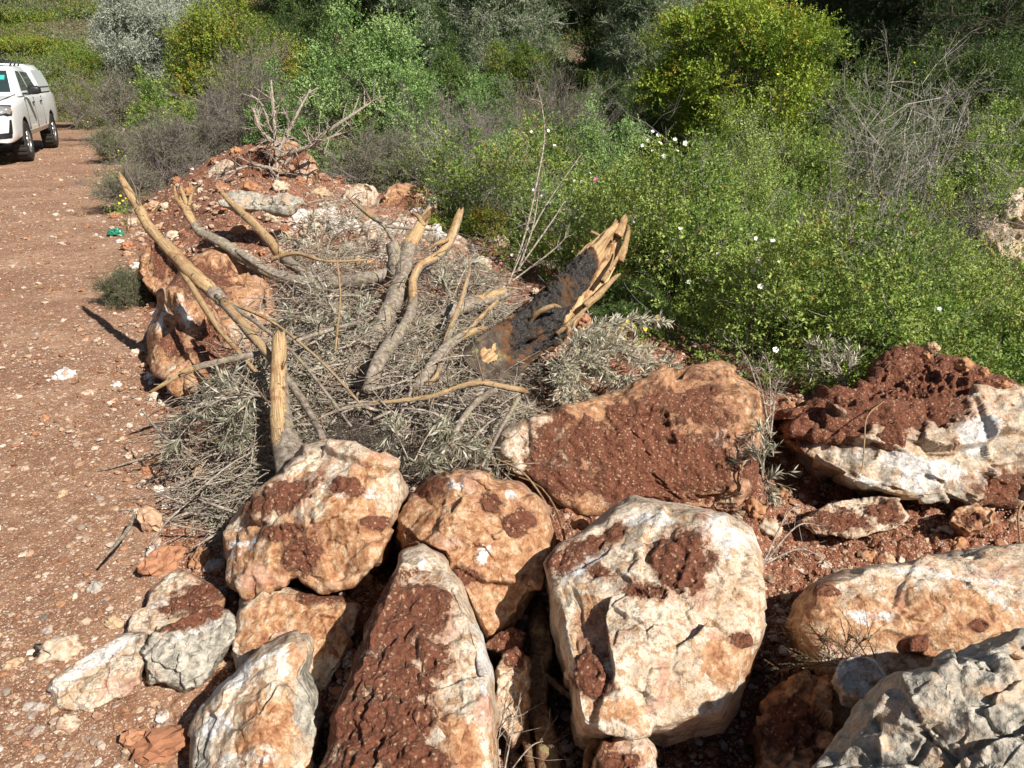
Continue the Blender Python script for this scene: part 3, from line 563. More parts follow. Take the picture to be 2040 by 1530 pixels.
for i, (px, py, w_, c, lb) in enumerate([
    (312,1097,40,WH,'pinkish white stone on the track left of the front boulders'),
    (122,1290,72,CR,'largest cream stone on the track near the bottom left'),
    (190,1170,34,GR,'flat grey white flake on the track above the cream stone'),
    (130,745,38,WH,'crushed patch of white stone in the wheel track'),
    (90,832,20,OR,'small round brown stone on the track by the left edge'),
    (58,170,0,GR,''),
    (225,1237,40,TN,'tan angular stone just above the flat dusty stone'),
    (30,1320,36,TN,'tan stone at the left edge near the bottom'),
    (15,1285,24,CR,'cream stone at the left edge above the tan one'),
    (75,1455,26,GR,'small greyish stone in smooth soil at the bottom left'),
    (130,1440,50,CR,'cream stone with earth sticking to it at the bottom left'),
    (325,1425,28,WH,'small whitish stone on bare soil left of the narrow grey rock'),
    (70,1410,36,GR,'grey stone beside the left end of the low slab'),
    (400,1110,50,OR,'orange stone half in the soil left of the front boulders'),
    (430,1125,40,GR,'bluish stone under fallen olive leaves by the front boulder'),
    (350,975,22,CR,'oval cream stone at the left foot of the brushwood'),
    (400,985,38,TN,'speckled stone left of the front orange and cream boulder'),
    (232,765,22,WH,'small white stone at the track side below the dark green tuft'),
    (178,782,22,CR,'small cream stone on the track below the dark green tuft'),
    (300,750,26,WH,'white splintered stone at the foot of the big red boulder'),
    (245,875,20,TN,'tan pebble on the track by the grey stick'),
    (345,780,20,WH,'little white stone right of the splintered one'),
    (262,905,24,CR,'cream pebble right of the orange lump on the track'),
    (330,1010,20,WH,'white pebble above the dark stick on the track'),
    (125,985,26,TN,'flattish tan stone on the open track'),
    (240,480,14,WH,'white stone at the road edge below the green fragment'),
    (265,440,26,CR,'cream stone at the road edge under the branch tip'),
    (345,470,30,CR,'cream stone between the two long broken branches'),
    (272,530,26,WH,'whitish stone at the road edge left of the rust red boulder'),
    (255,560,24,TN,'tan stone at the road edge below the whitish one'),
    (395,415,22,TN,'tan stone on the soil slope above the long branch'),
    (420,470,26,OR,'orange stone on the soil slope beside the long branch'),
    (1185,1385,0,TN,''),
    (530,300,34,TN,'tan rubble stone left of the bare bushy sapling'), (600,300,40,CR,'cream rubble stone right of the bare bushy sapling'), (615,350,44,WH,'whitish rubble stone on the right slope of the far soil heap'),
    (500,372,30,OR,'orange rubble stone on the far soil heap above the flat slab'), (560,372,36,CR,'cream rubble stone just above the flat grey slab'), (640,385,34,TN,'tan rubble stone right of the flat grey slab'),
    (470,300,24,OR,'orange rubble stone on the left crest of the far soil heap'), (655,425,46,WH,'white blocky rubble stone below the pale pinkish boulder'), (730,430,44,OR,'orange rubble stone under the pale pinkish boulder'),
    (380,380,26,OR,'orange stone on the soil between the two left broken branches'), (330,410,24,CR,'cream stone on the soil right of the longest branch tip'), (455,505,30,TN,'tan stone beside the curved grey branch'), (540,430,34,CR,'cream stone in front of the flat grey slab'),
    (1175,1465,34,CR,'cream stone in the shade beside the arching root'),
    (1530,1050,44,CR,'flat pale pink stone right of the broad pale boulder'),
    (1500,1010,50,OR,'orange stone between the orange slab and the pale boulder'),
    (1730,1105,34,OR,'orange stone in the soil right of the pale boulder'),
    (1765,1110,30,TN,'oblong tan stone beside the orange one in the soil'),
    (1905,1080,36,OR,'orange stone at the upper edge of the tan boulder'),
    (1560,980,34,OR,'reddish stone in the dark gap left of the grey white boulder'),
    (1565,1185,26,TN,'tan stone in the gap left of the tan boulder'),
    (1855,692,24,TN,'block shaped tan stone on top of the soil heap'),
    (1845,705,22,OR,'rounded orange stone on top of the soil heap under the block'),
    (1920,725,30,OR,'flat orange stone on the right crest of the soil heap'),
    (1960,740,22,OR,'small orange stone on the right shoulder of the soil heap'),
    (2000,765,24,OR,'orange stone at the right end of the soil heap crest'),
    (1575,808,26,OR,'orange stone at the left foot of the soil heap'),
    (1598,802,16,TN,'tan stone at the left foot of the soil heap'),
    (185,245,22,CR,'cream stone by the yellow flowers at the road end'),
    (245,262,26,CR,'pale stone at the road edge beside the grey brush'),
    (255,245,22,WH,'pinkish stone at the road edge above the pale one'),
    (690,450,50,WH,'white rubble stone at the back of the pile, left'),
    (740,470,46,CR,'cream rubble stone at the back of the pile'),
    (790,455,40,WH,'white rubble stone below the red and white boulder'),
    (870,470,50,WH,'white rubble stone right of the broken gray limb'),
    (620,455,44,CR,'cream rubble stone left at the back of the pile'),
    (650,410,36,CR,'cream rubble stone on the crest left of the pale pinkish boulder'),
    (600,430,40,WH,'whitish rubble stone below the flat grey slab'),
    (905,500,44,OR,'orange rubble stone where the crest meets the scrub'),
    (960,525,50,CR,'cream rubble stone at the right end of the crest'),
    (715,520,44,TN,'tan rubble stone among the leaves at the back of the pile'),
    (560,470,40,TN,'tan rubble stone beside the short split branch'),
    (480,460,30,OR,'orange rubble stone between the long and the short split branch'),
    (520,640,44,TN,'tan stone at the left rim of the brushwood'),
    (1060,1130,30,WH,'white stone in the notch between round and pale boulder'),
    (1155,1040,34,OR,'orange stone behind the notch of the pale boulder'),
    (720,1160,44,OR,'clay red stone in the crack between two front boulders'),
    (445,1330,34,TN,'tan split stone between the blue grey rock and the yellowish block')]):
    if w_:
        base = None
        if 'soil heap' in lb and 'foot' not in lb and px > 1800: base = {1855:.56,1845:.53,1920:.50,1960:.47,2000:.42}[px]
        if 'notch' in lb: base = .12
        stone(px, py + w_ * .2, w_ * 1.1, 'stone', lb, c, .75, 0, i + 1, base, .8 if px > 1840 and py < 760 else .62)
# crumpled green scrap lying on the track edge
gm_ = NT('green_plastic'); gm_.fin(gm_.ramp(gm_.noise(gm_.coord(), 40, 4), [(.4, (.01,.12,.07)), (.7, (.06,.33,.20))]), .25, None, .6)
V, F = ico(3); q = V * A([.085, .055, .05]); q += V * (facets(V * 1.3, 2.2, 5, 1.0, .8) * .05)[:, None]; q[:, 2] = np.maximum(q[:, 2], -.02)
P = march(232, 470, H); tag(link('plastic_scrap', mesh('plastic_scrap', q, [F], {}, False, [gm_.m]), None, P + A([0, 0, .03])), 'crumpled green scrap lying at the edge of the track', 'scrap')

def rubble():
    n = 260; px = rng.uniform(560, 960, n); py = rng.uniform(425, 545, n); P = A([march(a, b, H, 4, 14, 160) for a, b in zip(px, py)]); sz = .012 * (1 + rng.pareto(1.6, n)); sz = np.clip(sz, 0, .11)
    col = A([(.66,.58,.50),(.72,.66,.60),(.58,.44,.35),(.50,.30,.20)])[rng.choice(4, n, p=[.4,.3,.2,.1])]; o = link('rubble', scatter('rubble', P, sz, col, 3, .75, .2)); tag(o, 'crushed whitish rubble at the back of the brush pile', kind='stuff')
    n = 800; x = []; 
    r = rng.uniform(0, 1, n); l = rng.uniform(.0, 10, n); s_ = np.where(rng.random(n) < .35, rng.uniform(-.12, .5, n), rng.uniform(0, 2.9, n)) ; X = -.85 + s_ * DY + l * DX; Y = 1.5 - s_ * DX + l * DY; sz = np.clip(.011 * (1 + rng.pareto(2.0, n)), 0, .07)
    col = A([(.50,.34,.22),(.60,.50,.40),(.40,.20,.11),(.33,.15,.08)])[rng.choice(4, n)]; o = link('bank_stones', scatter('bank_stones', np.stack([X, Y, H(X, Y)], -1), sz, col, 3, .75, .2)); tag(o, 'broken stones mixed into the loose red soil of the bank', kind='stuff')
rubble()
# ---------------------------------------------------------------- wood
def nrm(a): return a / (np.linalg.norm(a, axis=-1, keepdims=True) + 1e-12)
class Acc:
    def __init__(s): s.V = []; s.F3 = []; s.F4 = []; s.A = {}; s.n = 0
    def add(s, V, F3=None, F4=None, **at):
        V = A(V).reshape(-1, 3)
        if F3 is not None: s.F3.append(A(F3).reshape(-1, 3) + s.n)
        if F4 is not None: s.F4.append(A(F4).reshape(-1, 4) + s.n)
        for k, v in at.items(): s.A.setdefault(k, []).append(np.broadcast_to(v, (len(V),) + np.shape(v)[1:]) if np.ndim(v) == 0 else A(v))
        s.V.append(V); s.n += len(V)
    def build(s, name, mat, parent=None, org=None, smooth=False):
        V = np.concatenate(s.V); org = A([0, 0, 0]) if org is None else A(org)
        me = mesh(name, V - org, [np.concatenate(f) for f in (s.F3, s.F4) if f], {k: np.concatenate(v) for k, v in s.A.items()}, smooth, [mat])
        o = link(name, me, parent, None if parent is not None else org); return o
def spline(pts, n):
    pts = A(pts, float); m = len(pts); t = np.linspace(0, m - 1, n); i = np.minimum(t.astype(int), m - 2); f = (t - i)[:, None]
    g = lambda k: pts[np.clip(k, 0, m - 1)]
    p0, p1, p2, p3 = g(i - 1), g(i), g(i + 1), g(i + 2)
    return .5 * ((2 * p1) + (-p0 + p2) * f + (2 * p0 - 5 * p1 + 4 * p2 - p3) * f * f + (-p0 + 3 * p1 - 3 * p2 + p3) * f ** 3)
def tube(acc, pts, rad, n=24, seg=12, rough=.12, seed=0, peel=None, jag=0., char=None):
    """tapering limb; peel(u, a) gives bare wood, jag splinters its first end"""
    C = spline(pts, n); R = np.interp(np.linspace(0, 1, n), np.linspace(0, 1, len(rad)), rad)
    T = nrm(np.gradient(C, axis=0)); up = A([.13, .21, .97]); X = nrm(np.cross(T, up)); Y = np.cross(X, T)
    a = np.linspace(0, 2 * np.pi, seg, endpoint=False); u = np.linspace(0, 1, n)
    P = C[:, None] + (X[:, None] * np.cos(a)[None, :, None] + Y[:, None] * np.sin(a)[None, :, None]) * R[:, None, None]
    dirn = nrm(P - C[:, None]); rm = float(np.mean(R))
    d = rough * rm * (fbm(P + seed, .6 / rm, 3, seed) * 1.2 + .35 * fbm(P * A([1, 1, 1]) + seed, 2.4 / rm, 3, seed + 1))
    if rm > .006:
        for kq in range(3):
            ku, ka = _r(_h(A([seed]), A([kq]), A([1]), 3))[0], _r(_h(A([seed]), A([kq]), A([2]), 4))[0] * 6.28
            d = d + rm * .35 * np.exp(-(((u[:, None] - ku) * np.linalg.norm(C[-1] - C[0]) / (rm * 1.3)) ** 2 + (np.angle(np.exp(1j * (a[None] - ka))) / .7) ** 2))
        d = d + rm * .10 * np.cos(2 * a[None] + 5 * u[:, None] + seed)
    P = P + dirn * d[..., None]
    if jag:
        k = max(2, n // 5); j = _r(_h(np.arange(seg), np.arange(seg) * 0 + seed, np.arange(seg) * 0, 5)) * jag
        for q in range(k): P[q] += -T[0] * (j * (1 - q / k))[:, None]
    U, AA = np.meshgrid(u, a, indexing='ij')
    pe = np.zeros_like(U) if peel is None else peel(U, dirn); ch = np.zeros_like(U)
    gr = np.stack([AA / (2 * np.pi) + seed * .1, U * 1.0, U * 0], -1)
    V = np.concatenate([P.reshape(-1, 3), [C[0] + T[0] * (.3 * jag), C[-1]]]); i = np.arange(seg); j2 = (i + 1) % seg; nn = n * seg
    caps = np.concatenate([np.stack([np.full(seg, nn), j2, i], -1), np.stack([np.full(seg, nn + 1), (n - 1) * seg + i, (n - 1) * seg + j2], -1)])
    acc.add(V, caps, grid_faces(n, seg, True), peel=np.r_[pe.ravel(), 1, 1], char=np.r_[ch.ravel(), 0, 0], grain=np.vstack([gr.reshape(-1, 3), [[.5, .1, 0], [.5, .9, 0]]]))
def px3(pl): return A([W(x, y, t) for x, y, t in pl])
def limb(label, cps, rpx, seed=1, peel=None, jag=.05, subs=(), name='broken_branch', cat='branch', group='broken branches of the pile', mat='bark', seg=14, rough=.22, n=48, char=None, parts=()):
    if group == 'broken branches of the pile':
        sh = lambda pl: [(x, y, t * (1 - .065 * min(1, max(0, (t - 3.3) / .6)))) for x, y, t in pl]
        cps = sh(cps); rpx = [q * .86 for q in rpx]; cps[-1] = (cps[-1][0], cps[-1][1], cps[-1][2] + (.12 if cps[-1][2] > 3.3 else 0)); subs = [(sh(a_), b_, c_) for a_, b_, c_ in subs]; parts = [(n_, sh(a_), b_, c_) for n_, a_, b_, c_ in parts]
    P = px3(cps); tm = np.mean([c[2] for c in cps]); r = [q / 1530 * tm / 2 for q in rpx]
    a = Acc(); tube(a, P, r, n, seg, rough, seed, peel, jag, char)
    for k, (sc, sr, spl) in enumerate(subs):
        tube(a, px3(sc), [q / 1530 * tm / 2 for q in sr], 22, 8, rough, seed + 10 + k, spl, 0)
    if tm > 2.7 and max(rpx) > 9 and mat == 'bark':      # broken side twigs
        C_ = spline(P, 60); nk = int(4 + np.linalg.norm(P[-1] - P[0]) * 7); kk = rng.integers(12, 58, nk); T_ = nrm(C_[kk + 1] - C_[kk - 1]); dd = nrm(-T_ * .5 + rng.normal(size=(nk, 3)) * .7 + A([0, -.2, .3]))
        for q in range(nk):
            LL = rng.uniform(.03, .22); b0 = C_[kk[q]]; tube(a, [b0, b0 + dd[q] * LL * .5 + rng.normal(size=3) * .012, b0 + dd[q] * LL + rng.normal(size=3) * .02], [.0045, .0035, .0015], 7, 5, .1, seed + q, (lambda u, N: np.full_like(u, .45)))
    o = a.build(name, M[mat], None, P[-1], True); tag(o, label, cat, group)
    for k, (pn, sc, sr, pp) in enumerate(parts):
        b = Acc(); tube(b, px3(sc), [q / 1530 * tm / 2 for q in sr], 16, 7, rough, seed + 30 + k, pp, .02); c = b.build(pn, M[mat], None, P[-1], True); c.parent = o; c.location = (0, 0, 0)
    return o
tip = lambda k: (lambda u, a: np.clip((k - u) * 6 + .5, 0, 1))
allw = lambda u, a: np.full_like(u, .62)
def strip(k, a0, wd, amt=1.0):       # wood bared down one flank (a0 turns it), ending at k
    D = nrm(A([math.cos(a0) * .8, -.8, .3 + math.sin(a0) * .8])); c = math.cos(min(wd, 2.6))
    return lambda u, N: np.clip(((N * D).sum(-1) - c) * 1.2 + .38, 0, 1) * np.clip((k - u) * 5 + .5, 0, 1)
limb('longest broken branch, its bared yellow tip pointing up left over the track side', [(243,360,5.0),(268,400,4.9),(300,455,4.75),(345,505,4.55),(395,555,4.35),(445,600,4.15)], [14,24,26,28,30,26], 3, strip(.9, 1.2, 1.6, 1.5), .10,
     subs=[([(445,600,4.15),(500,665,3.85),(560,740,3.5),(610,810,3.25),(645,875,3.05)], [18,15,13,12,10], strip(.5,1.0,1.2)), ([(350,520,4.5),(400,600,4.2),(440,660,4.0),(510,740,3.7)], [9,12,10,6], allw),
           ([(430,590,4.2),(520,650,3.9),(600,720,3.7),(700,850,3.3)], [9,7,6,3], strip(1,0,1)), ([(450,600,4.1),(540,640,4.0),(640,720,3.7),(740,830,3.4)], [8,6,5,3], strip(1,1,1))])
prong = [('splinter', [(348,372,5.85),(352,395,5.8),(368,415,5.75)], [3,9,12], allw), ('splinter', [(360,372,5.82),(368,395,5.78),(376,420,5.75)], [4,9,12], allw), ('splinter', [(402,366,5.7),(385,380,5.75),(376,410,5.75)], [3,7,8], allw)]
limb('curved grey branch with a forked splintered tip, second from the left', [(362,400,5.8),(380,435,5.75),(400,462,5.7),(440,482,5.6),(490,515,5.5),(550,548,5.4),(610,563,5.3),(680,562,5.25),(750,550,5.2),(800,535,5.2)], [16,22,24,25,28,28,28,26,26,24], 5, tip(.16), .06, parts=prong,
     subs=[([(470,500,5.5),(540,545,5.3),(640,575,5.1),(720,590,5.0)], [7,7,6,4], None), ([(540,517,5.5),(590,505,5.4),(650,520,5.3),(730,518,5.3)], [9,8,6,4], allw)])
limb('short split branch with a thin point behind the curved grey one', [(430,370,6.7),(462,405,6.5),(500,440,6.3),(535,478,6.1),(560,510,5.9),(600,540,5.7),(650,570,5.5)], [4,13,18,22,25,25,20], 7, strip(.7, 2.0, 1.5, 1.4), .04)
limb('upright stub peeled orange on one side, standing between brushwood and front boulders', [(556,688,3.55),(556,760,3.4),(562,850,3.2),(580,935,3.0),(600,1000,2.85)], [40,46,52,60,58], 9, strip(.62, 4.3, 2.1, 1.6), .07, seg=22, rough=.08, name='peeled_stub', cat='stub')
limb('thick grey limb ending in a splintered yellow break, middle of the pile', [(852,425,5.6),(835,455,5.5),(815,490,5.4),(805,530,5.2),(795,575,5.0),(770,630,4.75),(740,690,4.4)], [14,28,34,38,42,44,46], 11, tip(.34), .10, seg=18, group='broken branches of the pile',
     subs=[([(782,485,5.3),(790,530,5.25),(800,590,5.0)], [22,34,30], None)], parts=[('splinter', [(842,440,5.5),(860,420,5.45),(868,412,5.4)], [14,10,4], allw), ('splinter', [(822,425,5.55),(838,436,5.5),(842,450,5.5)], [4,12,12], allw)])
limb('limb bent like a knee with a broken top, right of the thick grey one', [(915,428,5.5),(905,455,5.4),(893,485,5.3),(870,512,5.2),(838,530,5.1),(823,560,4.95),(822,600,4.8),(812,640,4.5),(780,680,4.2),(752,725,3.9),(735,785,3.6)], [14,24,24,24,22,24,26,26,26,26,22], 13, strip(.62, 1.9, 1.3, 1.3), .08, n=60,
     parts=[('splinter', [(852,498,5.2),(872,485,5.2),(892,478,5.25)], [4,9,10], allw)])
limb('smooth pale limb lying slantwise at the right of the pile centre', [(962,655,4.45),(920,670,4.3),(885,695,4.1),(862,725,3.95),(838,760,3.75),(805,790,3.6)], [12,20,24,24,22,18], 15, tip(.2), .05)
limb('slim orange stripped branch rising through the middle of the pile', [(935,540,4.75),(925,580,4.6),(910,625,4.45),(893,665,4.3),(880,715,4.0),(868,750,3.8),(830,785,3.6)], [6,11,12,12,12,11,8], 17, strip(.95, 4.0, 1.9, 1.4), .06)
limb('arched pale branch lying across the lower part of the pile', [(1042,778,3.45),(1000,770,3.42),(960,763,3.4),(910,772,3.4),(860,790,3.38),(780,800,3.36),(690,812,3.35),(620,840,3.3)], [14,15,15,13,11,8,7,5], 19, strip(.8, 1, 1.1), .03,
     subs=[([(990,775,3.42),(950,800,3.4),(915,845,3.25),(900,890,3.1)], [13,13,12,9], None), ([(1035,790,3.4),(1000,850,3.25),(960,930,3.0)], [9,8,6], None)])
limb('pale branch with a pointed yellow end sticking out left of the pile', [(305,778,3.6),(340,757,3.62),(375,738,3.65),(430,722,3.7),(500,708,3.8),(560,690,3.9),(640,662,4.1),(720,640,4.3)], [4,9,14,15,14,12,10,8], 21, tip(.33), .03)
limb('grey log end lying behind the charred trunk', [(1000,585,5.0),(950,602,4.9),(900,622,4.75),(850,650,4.6)], [26,34,34,26], 23, strip(.4, 2, 1), .05, seg=16,
     subs=[([(990,600,4.9),(950,640,4.6),(920,672,4.4)], [9,9,5], allw)])
limb('thin grey stick leaning out of the soil at the left of the pile', [(284,818,3.45),(315,858,3.3),(345,885,3.2),(368,912,3.1)], [4,6,6,6], 25, None, .01, seg=8)
limb('pale twig standing out at the back left, split white end', [(692,392,6.3),(730,425,6.1),(765,450,6.0),(790,490,5.8)], [5,9,11,9], 27, strip(.5, 2, 1), .02, seg=8, subs=[([(765,450,6.0),(810,455,6.0),(870,458,6.0)], [8,6,3], None)])
limb('vertical pale shoot standing over the left of the pile', [(672,520,4.6),(678,590,4.4),(672,660,4.1),(668,700,3.9)], [4,5,5,4], 28, allw, .01, seg=6)
limb('dark stick lying alone on the track left of the front boulders', [(268,1022,2.95),(258,1050,2.85),(235,1080,2.75),(210,1108,2.67)], [4,8,8,5], 29, None, .01, name='stick', cat='stick', group='sticks on the track', seg=8)
limb('thin grey stick lying on the track below the brushwood', [(150,945,3.5),(210,935,3.52),(260,920,3.56),(300,905,3.6)], [2,4,4,3], 31, None, 0, name='stick', cat='stick', group='sticks on the track', seg=6)
# shaggy root between the front boulders
limb('shaggy brown root standing between the round and the pale boulder', [(1068,1195,2.65),(1072,1240,2.5),(1078,1290,2.4),(1068,1350,2.3),(1070,1410,2.2),(1085,1470,2.1),(1100,1560,2.0)], [30,44,50,46,44,38,36], 33, strip(.9, .5, .8), .07, seg=22, rough=.3, mat='root', name='root_stump', cat='root', group='torn roots',
     parts=[('side_root', [(1085,1345,2.28),(1115,1370,2.25),(1150,1398,2.2),(1182,1416,2.18)], [15,13,11,7], None), ('side_root', [(1062,1350,2.3),(1048,1400,2.2),(1050,1480,2.1),(1060,1540,2.0)], [13,16,16,14], None),
            ('side_root', [(1082,1200,2.6),(1110,1160,2.65),(1126,1110,2.7),(1122,1060,2.75),(1105,1010,2.85),(1070,965,2.9),(1000,940,2.95)], [11,9,8,7,5,4,3], None)])
limb('arching grey root at the bottom edge', [(1165,1560,1.95),(1172,1500,2.0),(1200,1472,2.02),(1235,1485,2.0),(1262,1515,1.95),(1275,1560,1.9)], [10,16,20,20,20,18], 35, None, 0, mat='root', name='root_stump', cat='root', group='torn roots')
# fine hanging root lines, the first a twig shadow built as a tube
for k, (lb, pts, r_) in enumerate([('thin dark line of a twig shadow, built as a tube down the rusty round boulder', [(1000,950,2.95),(1012,1000,2.80),(1018,1060,2.70),(1012,1130,2.60),(1005,1200,2.52),(970,1255,2.47)], [4,4,4,3,3,2]),
                            ('fine root loop on the left of the rusty round boulder', [(940,955,2.90),(905,990,2.83),(905,1060,2.70),(898,1110,2.62)], [2,3,3,2]),
                            ('yellow root trailing from the brush over the orange slab foot', [(990,915,2.98),(1040,940,2.90),(1080,990,2.83),(1105,1040,2.75)], [3,4,4,3]),
                            ('yellow root hanging from the soil heap', [(1760,800,3.3),(1728,830,3.2),(1722,880,3.05),(1718,930,2.95),(1700,960,2.9)], [2,3,3,3,2]),
                            ('pale curved root at the right edge', [(2050,990,3.0),(2030,1020,2.95),(2032,1080,2.85)], [3,5,4])]):
    limb(lb, pts, r_, 40 + k, allw if 'yellow' in lb or 'pale' in lb else None, 0, mat='root', name='root_or_shadow_line', cat='root', group='torn roots', seg=6, rough=.05)

# charred hollow trunk
def trunk():
    top, bot = W(1222, 470, 4.55), W(985, 712, 4.05); ax = top - bot; L = np.linalg.norm(ax)
    n, seg = 220, 150; u = np.linspace(0, 1, n); a = np.linspace(0, 2 * np.pi, seg, endpoint=False)
    C = spline([bot - ax * .15, bot, W(1085, 640, 4.2), W(1150, 565, 4.35), top], n); T = nrm(np.gradient(C, axis=0))
    toC = nrm(CAM - C); Y = nrm(toC - (toC * T).sum(-1, keepdims=True) * T); X = np.cross(T, Y)   # Y faces the viewer, X points down right
    R = np.interp(u, [0, .2, .4, .62, .8, .93, 1], [.11, .135, .130, .132, .115, .080, .04])
    U, AA = np.meshgrid(u, a, indexing='ij')
    lobes = 1 + .12 * np.cos(2 * AA + .6 + U * 2) + .08 * np.cos(5 * AA + 3 * U) 
    P = C[:, None] + (X[:, None] * np.cos(AA)[..., None] + Y[:, None] * (np.sin(AA) * .85)[..., None]) * (R[:, None] * lobes)[..., None]
    q = P * 1.0; N = nrm(P - C[:, None])
    ang = lambda c: np.abs(np.angle(np.exp(1j * (AA - c))))
    sc = fbm(q, 5, 4, 5) 
    front = np.clip(1.75 - ang(1.55) / 1.0, 0, 1)                                # the burnt face
    char = np.clip(front * 1.3 * np.clip((U - .22 + .15 * sc) * 6, 0, 1) * np.clip((.88 - U + .16 * sc - .42 * sstep(.25, .85, np.cos(AA)) * sstep(.35, .6, U)) * 9, 0, 1) + .5 * sc, 0, 1)
    char = np.maximum(char, np.clip(1.6 - ang(4.2), 0, 1) * (U < .6) * .5)
    hol = lambda u0, a0, su, sa: np.exp(-(((U - u0) / su) ** 2 + (ang(a0) / sa) ** 2))
    h1 = hol(.80, .75, .075, .30); h2 = hol(.92, 1.25, .035, .4); h3 = hol(.36, 1.0, .06, .30); h4 = hol(.64, .85, .10, .2); h5 = hol(.93, .5, .03, .25)
    holes = h1 * .09 + h2 * .05 + h3 * .08 + h4 * .06 + h5 * .04
    rid = hol(.40, 1.35, .045, .25) * .03 + hol(.80, .15, .16, .13) * .05 + hol(.72, 1.0, .03, .3) * .03 + hol(.93, 1.9, .08, .2) * .03
    d = .018 * fbm(q, 6, 4, 9) + char * (facets(q, 38, 7, .9, 1.3) * .6 + .010 * fbm(q, 45, 3, 8) + .012 * np.abs(fbm(q, 14, 3, 18))) + (1 - char) * .010 * fbm(q * A([1, 1, 1]) , 16, 4, 11)
    stri = .007 * fbm(np.stack([np.cos(AA) * 9, np.sin(AA) * 9, U * 3], -1), 1, 4, 3); d = d + stri * (1 - char) - holes + rid
    char = np.clip(np.maximum(char, np.clip((h1 + h2 * .6 + h3 + h5 * .8) * 1.3 - .25, 0, 1)) - rid * 14 + .25 * fbm(q, 22, 3, 6), 0, 1)
    P = P + N * d[..., None]
    # ragged splintered crown
    jag = _r(_h((np.arange(seg) // 3), np.arange(seg) * 0 + 3, np.arange(seg) * 0, 9)) * .09 + .05 * np.cos(a - 1.9)
    for k in range(26): P[-1 - k] += T[-1] * (jag * (1 - k / 26) ** 1.5)[:, None]
    lowbark = np.clip((.50 - U) * 6 + 1.1 * sc, 0, 1)
    peel = np.clip(1 - lowbark * 1.1 + (hol(.20, 1.9, .08, .5) * (1 + 1.6 * fbm(q, 12, 3, 13))) * 1.2, 0, 1)
    gr = np.stack([AA / (2 * np.pi), U, U * 0], -1)
    V = np.concatenate([P.reshape(-1, 3), [C[0], C[-1] - T[-1] * .10]]); i = np.arange(seg); j = (i + 1) % seg; nn = n * seg
    caps = np.concatenate([np.stack([np.full(seg, nn), j, i], -1), np.stack([np.full(seg, nn + 1), (n - 1) * seg + i, (n - 1) * seg + j], -1)])
    acc = Acc(); acc.add(V, caps, grid_faces(n, seg, True), peel=np.r_[peel.ravel(), 1, 1], char=np.r_[char.ravel(), 0, 1], grain=np.vstack([gr.reshape(-1, 3), [[0, 0, 0], [.3, 1, 0]]]))
    M['log'] = mat_bark('charred_wood', (.035, .025, .02), (.10, .075, .055), (.24, .18, .13), .8, (.62, .41, .21))
    o = acc.build('charred_trunk', M['log'], None, bot, True); tag(o, 'thick broken trunk, black charred face and pale splintered top, leaning up right', 'tree trunk')
    for k, (pts, r_) in enumerate([([(1050,650,4.06),(1066,628,4.0),(1085,615,3.97),(1104,609,3.99),(1118,612,4.05)], [6,9,10,8,3]), ([(1230,470,4.5),(1243,440,4.52),(1247,428,4.53)], [22,14,3]), ([(1212,478,4.5),(1222,452,4.52),(1226,436,4.53)], [18,10,2]), ([(1236,520,4.42),(1250,470,4.48),(1252,448,4.5)], [14,12,3]), ([(1200,560,4.26),(1226,520,4.36),(1240,490,4.42)], [10,9,3]), ([(1165,610,4.15),(1190,590,4.2),(1222,556,4.3),(1236,545,4.32)], [12,14,10,3]), ([(1110,450+215,4.1),(1150,630,4.12),(1185,600,4.18)], [8,8,3]), ([(1178,462,4.5),(1187,466,4.5),(1200,474,4.5)], [8,7,8])]):
        b = Acc(); tube(b, px3(pts), [q_ / 1530 * 4.2 / 2 for q_ in r_], 20, 12, .15, 60 + k, allw, .01); c = b.build('snag', M['log'], None, bot, True); c.parent = o; c.location = (0, 0, 0)
trunk()

# ---------------------------------------------------------------- vectorised twigs and leaves
def sticks(acc, P0, P1, r0, r1, bend=0., **at):
    """thin three-sided twigs P0->P1, bent once in the middle"""
    n = len(P0); mid = (P0 + P1) / 2; d = nrm(P1 - P0); L = np.linalg.norm(P1 - P0, axis=1, keepdims=True)
    X = nrm(np.cross(d, rng.normal(size=(n, 3)))); Y = np.cross(d, X); mid = mid + X * L * (bend * rng.normal(size=(n, 1)))
    r0 = np.broadcast_to(r0, (n,)); r1 = np.broadcast_to(r1, (n,)); rings = []
    for C, r in ((P0, r0), (mid, (r0 + r1) / 2), (P1, r1)):
        for k in range(3):
            a = 2 * math.pi * k / 3; rings.append(C + (X * math.cos(a) + Y * math.sin(a)) * r[:, None])
    V = np.stack(rings, 1); b = A([[0,1,4,3],[1,2,5,4],[2,0,3,5],[3,4,7,6],[4,5,8,7],[5,3,6,8]])
    F = (b[None] + (np.arange(n) * 9)[:, None, None]).reshape(-1, 4)
    acc.add(V.reshape(-1, 3), None, F, **{k: np.repeat(np.broadcast_to(v, (n,)), 9) for k, v in at.items()})
def leaves(acc, P, d, nv, L, Wd, v, v2=0., fold=.25, droop=.0):
    n = len(P); d = nrm(d); s = nrm(np.cross(d, nv)); u = np.cross(s, d); L = np.broadcast_to(L, (n,))[:, None]; Wd = np.broadcast_to(Wd, (n,))[:, None]
    m = P + d * L * .45
    V = np.stack([P, m + s * Wd / 2 + u * Wd * fold, P + d * L - A([0, 0, 1]) * L * droop, m - s * Wd / 2 + u * Wd * fold], 1)
    F = (A([[0, 1, 2], [0, 2, 3]])[None] + (np.arange(n) * 4)[:, None, None]).reshape(-1, 3)
    acc.add(V.reshape(-1, 3), F, None, v=np.repeat(np.broadcast_to(v, (n,)), 4), v2=np.repeat(np.broadcast_to(v2, (n,)), 4))
